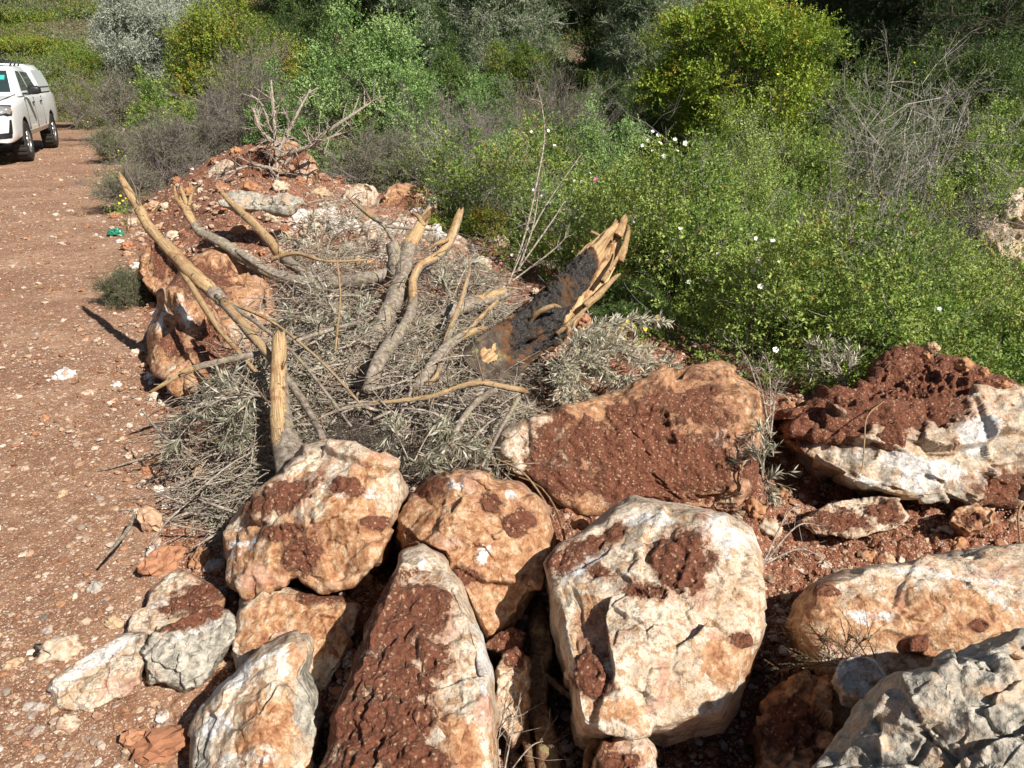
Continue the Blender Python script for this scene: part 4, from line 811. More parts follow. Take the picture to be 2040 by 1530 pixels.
def shoots(acc, P, d, SL, m, L, Wd, v, v2=0., spread=.8, fold=.25, vj=.15, taper=True, upn=.6):
    """leafy shoots: m leaves set alternately along each axis P + d*SL"""
    n = len(P); d = nrm(d); k = (np.arange(m) + .5) / m
    SL = np.broadcast_to(SL, (n,))
    pos = P[:, None] + d[:, None] * (SL[:, None] * k[None])[..., None]
    side = rng.normal(size=(n, m, 3)); side = nrm(side - (side * d[:, None]).sum(-1, keepdims=True) * d[:, None])
    ld = d[:, None] * (1 - spread * .5) + side * spread; nv = A([0, 0, 1]) * upn + rng.normal(size=(n, m, 3)) * .5 + d[:, None] * .3
    LL = (np.broadcast_to(L, (n,))[:, None] * (1 - .35 * k[None] * taper)) * rng.uniform(.7, 1.2, (n, m)); WW = LL * Wd
    vv = np.clip(np.broadcast_to(v, (n,))[:, None] + rng.normal(size=(n, m)) * vj, 0, 1); v22 = np.clip(np.broadcast_to(v2, (n,))[:, None] * 1.0 + rng.random((n, m)) * .0, 0, 1)
    leaves(acc, pos.reshape(-1, 3), ld.reshape(-1, 3), nv.reshape(-1, 3), LL.ravel(), WW.ravel(), vv.ravel(), v22.ravel(), fold)
OL = leaf_mat('olive_leaf', (.055, .07, .035), (.20, .19, .12), (.52, .47, .34), (.46, .44, .36), .12, .4, hue=(.32, .22, .12))
def inpoly(px, py, poly):
    poly = A(poly, float); c = np.zeros(px.shape, bool); j = len(poly) - 1
    for i in range(len(poly)):
        xi, yi = poly[i]; xj, yj = poly[j]
        c ^= ((yi > py) != (yj > py)) & (px < (xj - xi) * (py - yi) / (yj - yi + 1e-9) + xi); j = i
    return c
PILE = A([(335,905),(340,800),(390,700),(470,640),(540,590),(560,520),(620,480),(700,470),(800,500),(880,500),(980,535),(1060,610),(1090,680),(1080,760),(1060,810),(1000,850),(985,915),(900,940),(850,975),(760,930),(640,870),(590,960),(540,985),(440,1000),(370,960)])
PW_ = A([Wz(x, y, .15)[:2] for x, y in PILE])
def pile_h(x, y):
    cx, cy = PW_.mean(0); dmin = np.full(np.shape(x), 9.)
    for i in range(len(PW_)):
        a, b = PW_[i - 1], PW_[i]; ab = b - a; t = np.clip(((x - a[0]) * ab[0] + (y - a[1]) * ab[1]) / (ab @ ab), 0, 1)
        dmin = np.minimum(dmin, np.hypot(x - a[0] - t * ab[0], y - a[1] - t * ab[1]))
    return .28 * sstep(0, .5, dmin) + .13 * fbm(xyz2(x, y), 2.2, 2, 61) + .04
def pile_points(n, deep=.5):
    px = rng.uniform(330, 1095, n * 3); py = rng.uniform(465, 1005, n * 3); z = .12
    Pp = np.stack([Wz(a, b, z) for a, b in zip(px, py)]) if False else None
    v = (py - 765) / 1530; t = (CAMZ - .2) / (SP + CP * v); P = W(px, py, t); k = inpoly(px, py, PILE); P = P[k][:n]
    hh = pile_h(P[:, 0], P[:, 1]); P[:, 2] = Hbase(P[:, 0], P[:, 1]) + .02 + hh * (1 - deep * rng.random(len(P)) ** 1.5)
    return P
def brush():
    acc = Acc(); n = 2900
    P = pile_points(n, .7); n = len(P); az = rng.uniform(0, 6.283, n); d = np.stack([np.cos(az), np.sin(az), rng.normal(size=n) * .22 + .06], -1)
    L = rng.uniform(.12, .6, n); r = rng.choice([.0012, .0018, .0026, .004, .0075], n, p=[.22, .31, .25, .15, .07])
    for i in range(n):
        c = P[i]; dd = nrm(d[i]); s = np.cross(dd, [0, 0, 1]); k = rng.normal() * .18; k2 = rng.normal() * .12
        pts = [c - dd * L[i] / 2, c - dd * L[i] * .15 + s * k * L[i] * .5 + A([0, 0, k2 * L[i] * .5]), c + dd * L[i] * .2 + s * k * L[i] * .4 + A([0, 0, .03]), c + dd * L[i] / 2]
        tube(acc, pts, [r[i], r[i] * .9, r[i] * .7, r[i] * .35], 9, 5, .1, int(i), (lambda u, a: np.full_like(u, .9)) if rng.random() < .22 else None, 0)
    Q = pile_points(110, .3)          # crooked middling branches standing out of the heap
    for i in range(len(Q)):
        az = rng.uniform(0, 6.283); up = abs(rng.normal()) * .45; dd = nrm(A([math.cos(az), math.sin(az), up])); LL = rng.uniform(.2, .55); rr_ = rng.uniform(.003, .0075); c = Q[i] - dd * LL * .35; j = lambda: rng.normal(size=3) * LL * .07
        pts = [c, c + dd * LL * .3 + j(), c + dd * LL * .6 + j(), c + dd * LL]; tube(acc, pts, [rr_, rr_ * .85, rr_ * .6, rr_ * .3], 14, 6, .25, i, (lambda u, N: np.full_like(u, .8)) if rng.random() < .3 else None, 0)
        for q in range(3):
            b0 = pts[1 + q % 2] + (pts[2] - pts[1]) * rng.random(); d2 = nrm(dd + rng.normal(size=3) * .7); tube(acc, [b0, b0 + d2 * LL * .2 + j() * .3, b0 + d2 * LL * .4], [rr_ * .5, rr_ * .4, rr_ * .2], 7, 5, .15, i + q, None, 0)
    o = acc.build('brushwood', M['twig'], None, None, True); tag(o, 'tangle of thin grey olive twigs heaped between the limbs', kind='stuff')
    a = Acc(); P = pile_points(4600, .9); n = len(P)
    g = fbm(P, 2.5, 3, 15); dens = rng.random(n) < np.clip(.55 + 2.2 * g, .06, 1); P = P[dens]; n = len(P)
    az = fbm(P, .9, 2, 33) * 7 + rng.normal(size=n) * .6; d = np.stack([np.cos(az), np.sin(az), rng.normal(size=n) * .35], -1)
    dry = sstep(-.1, .35, fbm(P, 1.6, 2, 44)); 
    shoots(a, P, d, rng.uniform(.05, .16, n), 6, rng.uniform(.035, .062, n), .16, np.clip(.5 + rng.normal(size=n) * .25, 0, 1), np.where(rng.random(n) < .10 + .35 * dry, .95, .2), .65, .12, .2)
    sticks(a, P - d * .05, P + nrm(d) * .14, .0012, .0006, .05, v=.75, v2=.2)
    o = a.build('olive_leaves', OL); tag(o, 'wilting grey green olive leaves caught in the brushwood', kind='stuff')
    # dry brown thyme-like tangle near the charred trunk and the dark hollow behind the front boulders
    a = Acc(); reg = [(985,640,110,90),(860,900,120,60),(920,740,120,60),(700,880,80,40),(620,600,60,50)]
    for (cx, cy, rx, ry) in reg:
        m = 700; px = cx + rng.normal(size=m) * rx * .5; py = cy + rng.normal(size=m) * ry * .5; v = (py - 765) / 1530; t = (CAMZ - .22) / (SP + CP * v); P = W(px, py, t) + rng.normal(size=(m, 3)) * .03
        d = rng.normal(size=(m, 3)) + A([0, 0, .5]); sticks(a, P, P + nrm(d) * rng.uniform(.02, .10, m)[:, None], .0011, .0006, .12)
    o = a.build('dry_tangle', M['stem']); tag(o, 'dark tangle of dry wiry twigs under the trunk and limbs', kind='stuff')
brush()
def spray(label, base, tips, n=28, leafy=True, L=.055, name='olive_sprig', cat='sprig', group='olive sprigs', r=4, mat='twig', seed=0, lv=.6, m=9):
    """a cut sprig: one stem with side shoots, silver leaves along them"""
    st = Acc(); lf = Acc(); b = W(*base); tm = base[2]
    for (tx, ty, tt) in tips:
        tp = W(tx, ty, tt); mid = (b + tp) / 2 + A([0, 0, .04 + .1 * np.linalg.norm(tp - b)]); cp = spline([b, mid, tp], 30)
        tube(st, [b, mid, tp], [r / 1530 * tm / 2, r * .7 / 1530 * tm / 2, r * .3 / 1530 * tm / 2], 16, 5, .1, seed)
        k = rng.integers(8, 30, n); P = cp[k - 1]; T = nrm(cp[np.minimum(k, 29)] - cp[k - 2]); d = T + rng.normal(size=(n, 3)) * .7; SL = rng.uniform(.05, .14, n) * (1.3 - k / 40)
        sticks(st, P, P + nrm(d) * SL[:, None], .0013, .0007, .04, peel=0., char=0.)
        st.A['grain'].append(np.zeros((n * 9, 3)))
        if leafy: shoots(lf, P, d, SL, m, rng.uniform(.8, 1.1, n) * L, .17, np.clip(lv + rng.normal(size=n) * .2, 0, 1), .1, .6, .12, .2)
    o = st.build(name, M[mat], None, b, True); tag(o, label, cat, group)
    if leafy: c = lf.build('leaves', OL, None, b); c.parent = o; c.location = (0, 0, 0)
spray('silver leafed olive sprig spilling out right of the charred trunk', (1110,720,4.1), [(1330,640,4.3),(1290,700,4.2),(1240,650,4.2),(1340,750,4.1),(1250,780,3.9),(1180,830,3.8),(1150,840,3.8),(1210,760,4.0),(1120,800,3.8),(1290,730,4.1),(1180,690,4.1)], 44, lv=.95)
spray('thin silver sprig reaching toward the orange slab top', (1200,790,3.9), [(1340,760,3.9),(1350,725,4.0),(1300,790,3.85)], 16, lv=.7)
spray('bare forked sprig behind the right end of the orange slab', (1535,870,3.4), [(1440,670,4.0),(1520,700,3.9),(1480,720,3.8),(1545,760,3.7)], 18, True, .035, lv=.6, m=3)
spray('silver sprig upright in the gap between orange slab and soil heap', (1685,780,3.9), [(1620,690,4.1),(1650,720,4.0),(1690,700,4.0),(1610,740,4.0)], 16, lv=.8)
spray('olive leaves in the dark gap beside the orange slab', (1520,960,3.1), [(1500,900,3.2),(1515,850,3.3),(1530,1000,3.0)], 12, lv=.6)
spray('olive leaves hanging at the lower left of the pile', (520,790,3.4), [(340,890,3.1),(400,780,3.4),(370,830,3.2),(440,900,3.1),(480,870,3.1)], 10, lv=.5)
spray('olive leaves behind the orange and cream boulder', (820,930,2.9), [(900,850,3.1),(760,860,3.1),(880,960,2.85),(960,900,3.0)], 18, lv=.5)
spray('grey green olive leaves over the left end of the bent limb', (700,700,4.1), [(560,640,4.3),(600,560,4.8),(660,620,4.4),(740,600,4.5),(620,760,3.8)], 22, lv=.6)
spray('pale olive leaves between the two broken limbs', (900,600,4.8), [(960,520,5.2),(870,560,5.0),(1000,580,4.9),(930,640,4.5),(860,480,5.5)], 24, lv=.8)
spray('olive leaves scattered on the far side of the pile', (640,540,5.6), [(560,480,6.0),(700,440,6.4),(620,430,6.6),(760,500,5.8)], 24, lv=.8)
spray('small green leaved sprig lying across the dark gap by the tan boulder', (1760,1385,1.95), [(1560,1260,2.2),(1545,1340,2.1),(1640,1250,2.2),(1600,1320,2.1),(1690,1260,2.2)], 26, True, .016, name='thyme_sprig', cat='sprig', group='', r=4, mat='root', lv=.2, m=8)
spray('dry forked twig in the soil right of the pale boulder', (1520,1125,2.6), [(1600,1010,2.95),(1640,1050,2.85),(1660,1130,2.7)], 5, False, r=5)
spray('dry twigs at the bottom edge by the shaggy root', (1000,1560,1.95), [(1030,1400,2.2),(1060,1350,2.2),(970,1400,2.15),(1120,1480,2.1)], 10, False, r=4)
# standing dead twigs
def dead(label, stems, side=14, sl=.09, r=3.6, seed=0, mat='twig', name='dead_sapling', m3=0.5):
    a = Acc(); b = W(*stems[0][0])
    for pts in stems:
        P = px3(pts); tm = pts[0][2]; rr = r / 1530 * tm / 2; tube(a, P, [rr, rr * .8, rr * .35], 26, 6, .12, seed, (lambda u, a_: np.full_like(u, .55)), 0)
        C = spline(P, 60); k = rng.integers(8, 59, side); T = nrm(C[np.minimum(k + 1, 59)] - C[k - 1]); d = nrm(T * .5 + rng.normal(size=(side, 3)) * .8); LL = rng.uniform(.3, 1.3, side)[:, None] * sl
        E = C[k] + d * LL; sticks(a, C[k], E, rr * .45, rr * .15, .06, peel=0.6, char=0.); a.A['grain'].append(np.zeros((side * 9, 3)))
        k2 = rng.integers(0, side, side); Q = C[k][k2] * .4 + E[k2] * .6; d2 = nrm(d[k2] + rng.normal(size=(side, 3)) * .7)
        sticks(a, Q, Q + d2 * sl * m3, rr * .25, rr * .1, .06, peel=.2, char=0.); a.A['grain'].append(np.zeros((side * 9, 3)))
    o = a.build(name, M[mat], None, b, True); tag(o, label, 'dead sapling', 'bare standing saplings')
dead('bare spiny reddish sapling standing tallest above the scrub', [[(1005,590,5.1),(1045,470,5.2),(1070,360,5.3),(1085,260,5.4),(1070,165,5.5)]], 26, .10, 5, 3)
dead('pale forked sapling right beside the tallest spiny one', [[(1010,570,5.1),(1060,460,5.2),(1100,390,5.3),(1160,305,5.4)], [(1035,530,5.1),(1062,450,5.2),(1075,365,5.3)], [(1030,540,5.1),(1100,440,5.2),(1125,400,5.25)], [(1020,560,5.0),(1100,500,5.1),(1130,470,5.1)]], 12, .12, 4, 5)
dead('bare bushy sapling standing in the rubble at the far end', [[(568,475,8.1),(553,380,8.3),(550,300,8.4),(525,215,8.5),(498,188,8.5)], [(550,310,8.4),(580,250,8.4),(618,178,8.5)], [(550,300,8.4),(545,230,8.4),(540,160,8.5)], [(560,330,8.3),(640,270,8.3),(700,230,8.3),(745,200,8.4)], [(560,310,8.3),(620,290,8.2),(680,265,8.2)], [(555,340,8.3),(500,330,8.3),(440,350,8.2)], [(555,290,8.4),(520,260,8.4),(505,215,8.4)]], 22, .22, 9, 7)
# ---------------------------------------------------------------- vegetation
LM = dict(
    scrub=leaf_mat('scrub_leaf', (.055, .11, .02), (.20, .30, .055), (.42, .50, .12), None, .3, .35, hue=(.40, .30, .08)),
    bright=leaf_mat('bright_leaf', (.08, .16, .035), (.21, .36, .10), (.42, .56, .22), None, .3, .45),
    yellow=leaf_mat('yellow_leaf', (.05, .095, .014), (.16, .24, .03), (.36, .40, .06), None, .3, .3, hue=(.40, .26, .04)),
    golden=leaf_mat('golden_green_leaf', (.03, .07, .008), (.12, .22, .022), (.40, .48, .06), None, .3, .35, hue=(.42, .30, .04)),
    lime=leaf_mat('lime_leaf', (.09, .16, .03), (.26, .38, .07), (.46, .56, .17), None, .3, .3),
    olive=leaf_mat('silver_leaf', (.11, .14, .09), (.25, .29, .21), (.46, .49, .40), (.44, .47, .39), .12, .4),
    pine=leaf_mat('shaded_pine_needles', (.008, .022, .008), (.028, .055, .018), (.11, .17, .055), None, .12, .25),  # needle colours darkened to carry the shadow inside the dense crowns
    palepine=leaf_mat('pale_needles', (.08, .12, .06), (.22, .28, .15), (.40, .44, .31), None, .15, .25),
    grey=leaf_mat('grey_green_leaf', (.07, .09, .04), (.17, .21, .10), (.32, .35, .21), None, .25, .3, hue=(.30, .22, .12)),
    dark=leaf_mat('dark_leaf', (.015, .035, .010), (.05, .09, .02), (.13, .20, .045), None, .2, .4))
M['dry'] = mat_bark('dry_brush', (.08, .06, .055), (.20, .165, .15), (.38, .33, .31), 1)
M['pale'] = mat_bark('pale_brush', (.18, .15, .13), (.36, .32, .285), (.56, .52, .47), 1)
M['petal'] = plain('white_petal', (.80, .80, .77), .5, .3); M['yolk'] = plain('flower_centre', (.75, .50, .03), .6, .3)
M['yflower'] = plain('yellow_flower', (.78, .58, .03), .6, .3); M['pinkf'] = plain('pink_flower', (.62, .10, .42), .6, .3)
def crown(R, nclump, ns, m, L, wd, SL, seed, low=.15, cl=.26, inner=.3, updir=.5, vj=.12, hue=.0, vb=.5, spread=.8, sph=.35, upn=.6, lift=0.):
    """foliage for one crown of radii R; shoots gathered in clumps on a ragged shell with gaps between them"""
    g = np.random.default_rng(seed); d = g.normal(size=(nclump, 3)); d[:, 2] = np.abs(d[:, 2]) * 1.0 - low; d = nrm(d)
    rad = 1 - inner * g.random(nclump) ** 1.6; rad = rad * (1 + sph * vnoise(d * 1.7 + seed, seed)); C = d * rad[:, None] * A(R); C[:, 2] = np.maximum(C[:, 2], .03 * R[2])
    if not lift:
        nl_ = 34; ld = g.normal(size=(nl_, 3)); ld[:, 2] = np.abs(ld[:, 2]) - low * .8; ld = nrm(ld)
    else:
        nl_ = 46; ld = nrm(g.normal(size=(nl_, 3)))
    lr = (.62 + .25 * g.random(nl_)) * (1 + sph * .6 * g.normal(size=nl_) * .5); LC = ld * lr[:, None]; li = g.integers(0, nl_, nclump); od = nrm(g.normal(size=(nclump, 3)) + ld[li] * .9); rs = g.uniform(.16, .36, nl_)[li] * (1 - .45 * g.random(nclump) ** 2)
    U_ = LC[li] + od * rs[:, None]
    if not lift: C = U_ * A(R); C[:, 2] = np.where(C[:, 2] < .02 * R[2], g.random(nclump) * .3 * R[2], C[:, 2])
    else: C = U_ * A([R[0], R[1], R[2] * (1 - lift) / 2]); C[:, 2] += R[2] * (1 + lift) / 2
    if False: d = nrm(g.normal(size=(nclump, 3))); C = d * rad[:, None] * A([R[0], R[1], R[2] * (1 - lift) / 2]); C[:, 2] += R[2] * (1 + lift) / 2
    cs = g.uniform(.6, 1.3, nclump) * cl; n = nclump * ns; ci = np.repeat(np.arange(nclump), ns); cv = np.clip(vb + .12 + .14 * g.normal(size=nclump) + (.12 * g.normal(size=nl_))[li], 0, 1); ch = (g.random(nclump) < hue) * 1.0
    off = g.normal(size=(n, 3)); off = nrm(off) * (g.random((n, 1)) ** .5); off[:, 2] = off[:, 2] * .8
    P = C[ci] + off * cs[ci, None] * A(R).mean(); dd = nrm(off + od[ci] * .8 + A([0, 0, updir]) + g.normal(size=(n, 3)) * .35)
    a = Acc(); hh = np.clip((P[:, 2] / R[2]), 0, 1)
    shoots(a, P, dd, g.uniform(.6, 1.3, n) * SL, m, g.uniform(.8, 1.2, n) * L, wd, np.clip(cv[ci] + g.normal(size=n) * .12, 0, 1), ch[ci] * g.uniform(.5, 1, n) + .3 * g.random(n), spread, .22, vj, upn=upn)
    st = Acc(); k = min(nclump, 260); idx = g.choice(nclump, k, replace=False); b = g.normal(size=(k, 3)) * A([.10, .10, 0]) * R[0]; mid = C[idx] * A([.45, .45, .5]) + b * .5
    r = .010 * (R[0] / 1.2); sticks(st, b, mid, r * 1.3, r * .7, .05); sticks(st, mid, C[idx], r * .7, r * .25, .06)
    kk = min(n, 1500); j = g.choice(n, kk, replace=False); sticks(st, C[ci[j]], P[j] + dd[j] * SL * .8, r * .22, r * .08, .05)
    return a, st
def plant(name, label, cat, R, base, fol, mat, smat='stem', group=None, stemname='stem', fname='foliage', rz=0):
    a, st = fol; e = empty(name, tuple(base), label, cat, group, rz)
    f = a.build(fname, mat, e); s = st.build(stemname, M[smat], e) if st is not None else None
    return e
def spot(px, ytop, wpx, t, sink=.0):
    """crown centred on column px, its top at row ytop, wpx wide, t metres deep: base on the terrain, radii"""
    top = W(px, ytop, t); r = wpx / 1530 * t / 2; z0 = float(H(top[0], top[1])) - sink
    return A([top[0], top[1], z0]), r, max(.25, top[2] - z0)
def bush(label, px, ytop, wpx, t, kind='bright', dens=1.0, L=.03, wd=.42, seed=1, cat='shrub', name='shrub', group=None, smat='stem', depth=1.0, hue=0., vb=.5, cl=.26, sph=.35, updir=.5, m=7, sink=0., SL=None, spread=.8, inner=.3, low=.15, vj=.12, upn=.6, lift=0.):
    b, r, h = spot(px, ytop, wpx, t, sink); R = (r * 1.02, r * depth, h / 1.08)
    area = r * (r + h) * 3.2; ls = 1.0 * t / 1530 * 1.0
    nl = dens * area * 9 / (L * L * wd); ns = 16; cl = cl * .62; nc = int(max(40, min(2600, nl / (ns * m))))
    e = plant(name, label, cat, R, b, crown(R, nc, ns, m, L, wd, SL or L * 3.0, seed, low, cl, inner, updir, vj, hue, vb, spread, sph, upn, lift), LM[kind], smat, group)
    return e, b, R
def brushy(acc, base, R, nst, lev=4, kids=5, r0=.010, seed=0, gnarl=.35, up=.6, ratio=.55, kk=1.0):
    """bare twiggy growth: stems that fork again and again"""
    g = np.random.default_rng(seed); P = A(base) + g.normal(size=(nst, 3)) * A([.16, .16, 0]) * R[0]; az = g.random(nst) * 6.283; el = g.uniform(.05, 1.0, nst) ** .8
    d = nrm(np.stack([np.cos(az) * (1 - el) * R[0] / R[2] * 1.2, np.sin(az) * (1 - el) * R[1] / R[2] * 1.2, el * .8 + .25], -1)); L = np.full(nst, R[2] * .62) * g.uniform(.7, 1.2, nst) * (1 + .3 * (1 - el)); r = np.full(nst, r0)
    for k in range(lev):
        E = P + d * L[:, None]; sticks(acc, P, E, r, r * .62, gnarl * .25)
        if k == lev - 1: break
        n = len(P); kd = kids if k else kids; idx = np.repeat(np.arange(n), kd); f = g.uniform(.3, 1.0, len(idx)); P2 = P[idx] + d[idx] * (L[idx] * f)[:, None]
        d2 = nrm(d[idx] + g.normal(size=(len(idx), 3)) * gnarl * 1.9 + A([0, 0, .12 * up])); L = L[idx] * ratio * g.uniform(.6, 1.2, len(idx)); r = np.maximum(r[idx] * .55, .0008 * kk); P, d = P2, d2
    return P + d * L[:, None], d
def drybush(label, px, ytop, wpx, t, mat='dry', nst=16, lev=4, kids=6, seed=0, leaf=None, nleaf=.3, L=.018, group=None, r0=.008, name='dry_shrub', cat='dry shrub', depth=1., gnarl=.35, vb=.4, kk=1.0, sink=0., m=5):
    b, r, h = spot(px, ytop, wpx, t, sink); R = (r, r * depth, h); st = Acc(); tips, d = brushy(st, (0, 0, 0), R, nst, lev, kids, r0, seed, gnarl, kk=kk)
    e = empty(name, tuple(b), label, cat, group); st.build('twigs', M[mat], e)
    if leaf:
        a = Acc(); k = rng.random(len(tips)) < nleaf; n = k.sum(); shoots(a, tips[k] - d[k] * L, d[k], L * 4, m, L, .35, np.clip(vb + rng.normal(size=n) * .2, 0, 1), rng.random(n), .8, .2, .15)
        a.build('foliage', LM[leaf], e)
    return e
# canopy of the low scrub in the dip beyond the bank
def shoulder(x, y):
    s, l = road_sl(x, y); S = (3.05 + .6 * sstep(1.5, 0, l) + .25 * sstep(6, 8, l)) - 1.6 * sstep(10.5, 12.5, l); return s - S
def canopy(x, y):
    q = shoulder(x, y); p = xyz2(x, y)
    f = .74 + .46 * fbm(p, .7, 2, 41) + .50 * (.7 - 2.2 * np.abs(fbm(p, 1.1, 2, 42))) + .10 * fbm(p, 4.5, 2, 43)
    f = f * sstep(-.15, .5, q) * (1 - .55 * sstep(13, 20, np.hypot(x, y)))
    return Hbase(x, y) + np.maximum(f, .03)
def scrub():
    a = Acc(); n = 150000
    r = np.exp(rng.uniform(math.log(3.6), math.log(34), n)); th = np.radians(rng.uniform(-30, 40, n)); x, y = r * np.sin(th), r * np.cos(th)
    q = shoulder(x, y); s, l = road_sl(x, y); k = (q > -.1) & (s > .3) & (((x - 5) / 2.8) ** 2 + ((y - 33) / 2.6) ** 2 > 1); k &= rng.random(n) < sstep(-.1, .4, q) + .15
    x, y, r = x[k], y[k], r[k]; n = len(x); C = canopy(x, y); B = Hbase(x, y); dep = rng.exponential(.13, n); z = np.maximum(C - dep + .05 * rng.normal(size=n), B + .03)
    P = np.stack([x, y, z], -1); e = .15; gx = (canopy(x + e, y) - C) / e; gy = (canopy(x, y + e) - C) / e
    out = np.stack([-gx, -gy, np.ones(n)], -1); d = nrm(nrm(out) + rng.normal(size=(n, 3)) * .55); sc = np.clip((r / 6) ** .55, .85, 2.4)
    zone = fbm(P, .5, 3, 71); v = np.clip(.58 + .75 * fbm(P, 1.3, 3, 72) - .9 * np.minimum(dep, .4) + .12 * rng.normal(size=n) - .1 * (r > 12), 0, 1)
    yl = (rng.random(n) < np.clip(.05 + .5 * fbm(P, .9, 3, 73), .03, .5)) * rng.uniform(.7, 1, n)
    # three sorts of leaf intermix in drifts
    t1 = zone + .18 * rng.normal(size=n)
    t1 = t1 + .10 * sstep(7, 11, r); sel = [(t1 < .14), (t1 >= .14)]
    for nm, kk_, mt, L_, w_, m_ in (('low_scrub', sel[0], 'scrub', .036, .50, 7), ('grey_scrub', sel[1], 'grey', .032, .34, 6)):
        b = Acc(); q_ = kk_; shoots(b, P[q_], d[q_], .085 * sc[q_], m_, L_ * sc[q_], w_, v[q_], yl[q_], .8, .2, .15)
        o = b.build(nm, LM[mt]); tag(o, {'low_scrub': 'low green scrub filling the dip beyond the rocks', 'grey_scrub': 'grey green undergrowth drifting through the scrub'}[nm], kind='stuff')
    st = Acc(); m = 9000; i = rng.integers(0, n, m); Q = P[i] - A([0, 0, .1]); dd = nrm(d[i] + A([0, 0, .6]) + rng.normal(size=(m, 3)) * .4); LL = rng.uniform(.08, .30, (m, 1)) * sc[i][:, None]
    sticks(st, Q, Q + dd * LL, .0016 * sc[i], .0008 * sc[i], .08); o = st.build('scrub_twigs', M['pale']); tag(o, 'dry grey twigs standing in the low scrub', kind='stuff')
scrub()
# hillside ground cover, left and far
def hillside():
    n = 150000; r = np.exp(rng.uniform(math.log(17), math.log(95), n)); th = np.radians(np.where(rng.random(n) < .55, rng.uniform(-42, -14, n), rng.uniform(-16, 40, n))); x, y = r * np.sin(th), r * np.cos(th)
    s, l = road_sl(x, y); k = ((y > 27.6) | (s > 1.5)) & (((x - 5) / 2.9) ** 2 + ((y - 33) / 2.7) ** 2 > 1); x, y, r, s = x[k], y[k], r[k], s[k]; n = len(x)
    p = xyz2(x, y); f = .45 + .9 * np.clip(fbm(p, .28, 3, 81) + .1, 0, 1) + .2 * fbm(p, 1.1, 2, 82); f = np.maximum(f, .05) * sstep(27.5, 29.5, y + np.where(s > 1.5, 9, 0)); z = H(x, y) + f * rng.random(n) ** .4 + .02
    P = np.stack([x, y, z], -1); d = nrm(rng.normal(size=(n, 3)) * .6 + A([0, -.2, 1])); sc = (r / 25) ** .75
    v = np.clip(.5 + .5 * fbm(p, .35, 3, 83) + .12 * rng.normal(size=n), 0, 1); yl = (rng.random(n) < .04 + .10 * sstep(0, .4, fbm(p, .2, 2, 84))) * 1.0
    t1 = fbm(p, .3, 3, 85) + .15 * rng.normal(size=n); 
    for nm, kk_, mt in (('hillside_scrub', t1 < .02, 'yellow'), ('hillside_heath', t1 >= .02, 'grey')):
        b = Acc(); shoots(b, P[kk_], d[kk_], .22 * sc[kk_], 6, .075 * sc[kk_], .45, v[kk_] * .8, yl[kk_], .8, .2, .15); o = b.build(nm, LM[mt]); tag(o, {'hillside_scrub': 'yellow green scrub spread over the rising hillside', 'hillside_heath': 'dull grey green heath spread over the rising hillside'}[nm], kind='stuff')
hillside()
# larger shrubs one by one, near to far
bush('fresh green leafy shrub behind the charred trunk, white flowers above it', 1300, 470, 330, 6.6, 'scrub', .9, .034, .5, 301, group='green shrubs beyond the rocks', vb=.62, sph=.4, hue=.15)
bush('broad bright green shrub directly behind the orange slab', 1520, 500, 420, 6.0, 'scrub', .9, .036, .5, 302, group='green shrubs beyond the rocks', vb=.68, hue=.2)
bush('green shrub behind the soil heap, with yellowing leaves', 1800, 520, 400, 5.8, 'scrub', .9, .036, .5, 303, group='green shrubs beyond the rocks', vb=.6, hue=.25)
bush('dark green shrub at the right edge above the soil heap', 2010, 560, 260, 5.4, 'scrub', .9, .034, .42, 304, group='green shrubs beyond the rocks', vb=.35, hue=.2)
bush('olive green shrub right of the lone cream boulder', 1120, 420, 200, 7.6, 'scrub', .9, .034, .5, 305, group='green shrubs beyond the rocks', vb=.5, hue=.25)
bush('small yellowish shrub touching the crest left of the saplings', 930, 420, 130, 8.2, 'yellow', .9, .036, .5, 306, group='green shrubs beyond the rocks', vb=.55, hue=.3)
bush('low dark green shrub under the silver sprig beside the trunk', 1260, 590, 160, 5.4, 'dark', .9, .022, .30, 307, group='green shrubs beyond the rocks', vb=.75)
bush('lime leaved young shrub with upright shoots in the middle of the scrub', 1530, 250, 130, 8.0, 'lime', .5, .030, .5, 308, group='green shrubs beyond the rocks', vb=.7, updir=1.6, cl=.2, SL=.22, m=9, sph=.5)
bush('vivid yellow green shrub at the right edge beyond the thorn bush', 1990, 235, 200, 9.5, 'lime', .6, .045, .6, 309, group='green shrubs beyond the rocks', vb=.45)
bush('large bright green shrub with dense small leaves, left of centre', 700, 5, 360, 12.5, 'bright', 1.0, .055, .55, 310, group='tall shrubs behind the pile', vb=.55, depth=.9, low=.3, cl=.2)
bush('lower bright green shrub adjoining the large one on its right', 840, 140, 170, 12.0, 'bright', .9, .05, .5, 311, group='tall shrubs behind the pile', vb=.4)
bush('yellow tinged tall shrub left of the large bright green one', 450, -40, 250, 16.5, 'yellow', 1.0, .07, .5, 312, group='tall shrubs behind the pile', vb=.6, hue=.10, low=.3)
bush('fresh green small shrub between grey brush and silver tree', 300, 130, 80, 15.0, 'lime', .8, .06, .5, 313, group='tall shrubs behind the pile', vb=.4)
bush('golden green round tree, upper right of centre', 1505, -30, 340, 13.0, 'golden', 1.0, .065, .6, 314, name='tree', cat='tree', vb=.7, hue=.10, lift=.36, low=.55, cl=.2, inner=.35, sph=.75, vj=.14)
bush('rounded yellow green shrub beside the bare clearing', 1075, 100, 190, 22, 'yellow', 1.0, .075, .45, 315, vb=.45, low=.2, group='shrubs round the clearing')
bush('small dark shrub right of the bare clearing', 1230, 165, 130, 18, 'dark', 1.0, .06, .45, 316, vb=.5, group='shrubs round the clearing')
bush('dark green shrub filling the corner at the upper right', 1960, 10, 330, 15, 'dark', 1.1, .06, .5, 317, vb=.55, name='tree', cat='tree', low=.4)
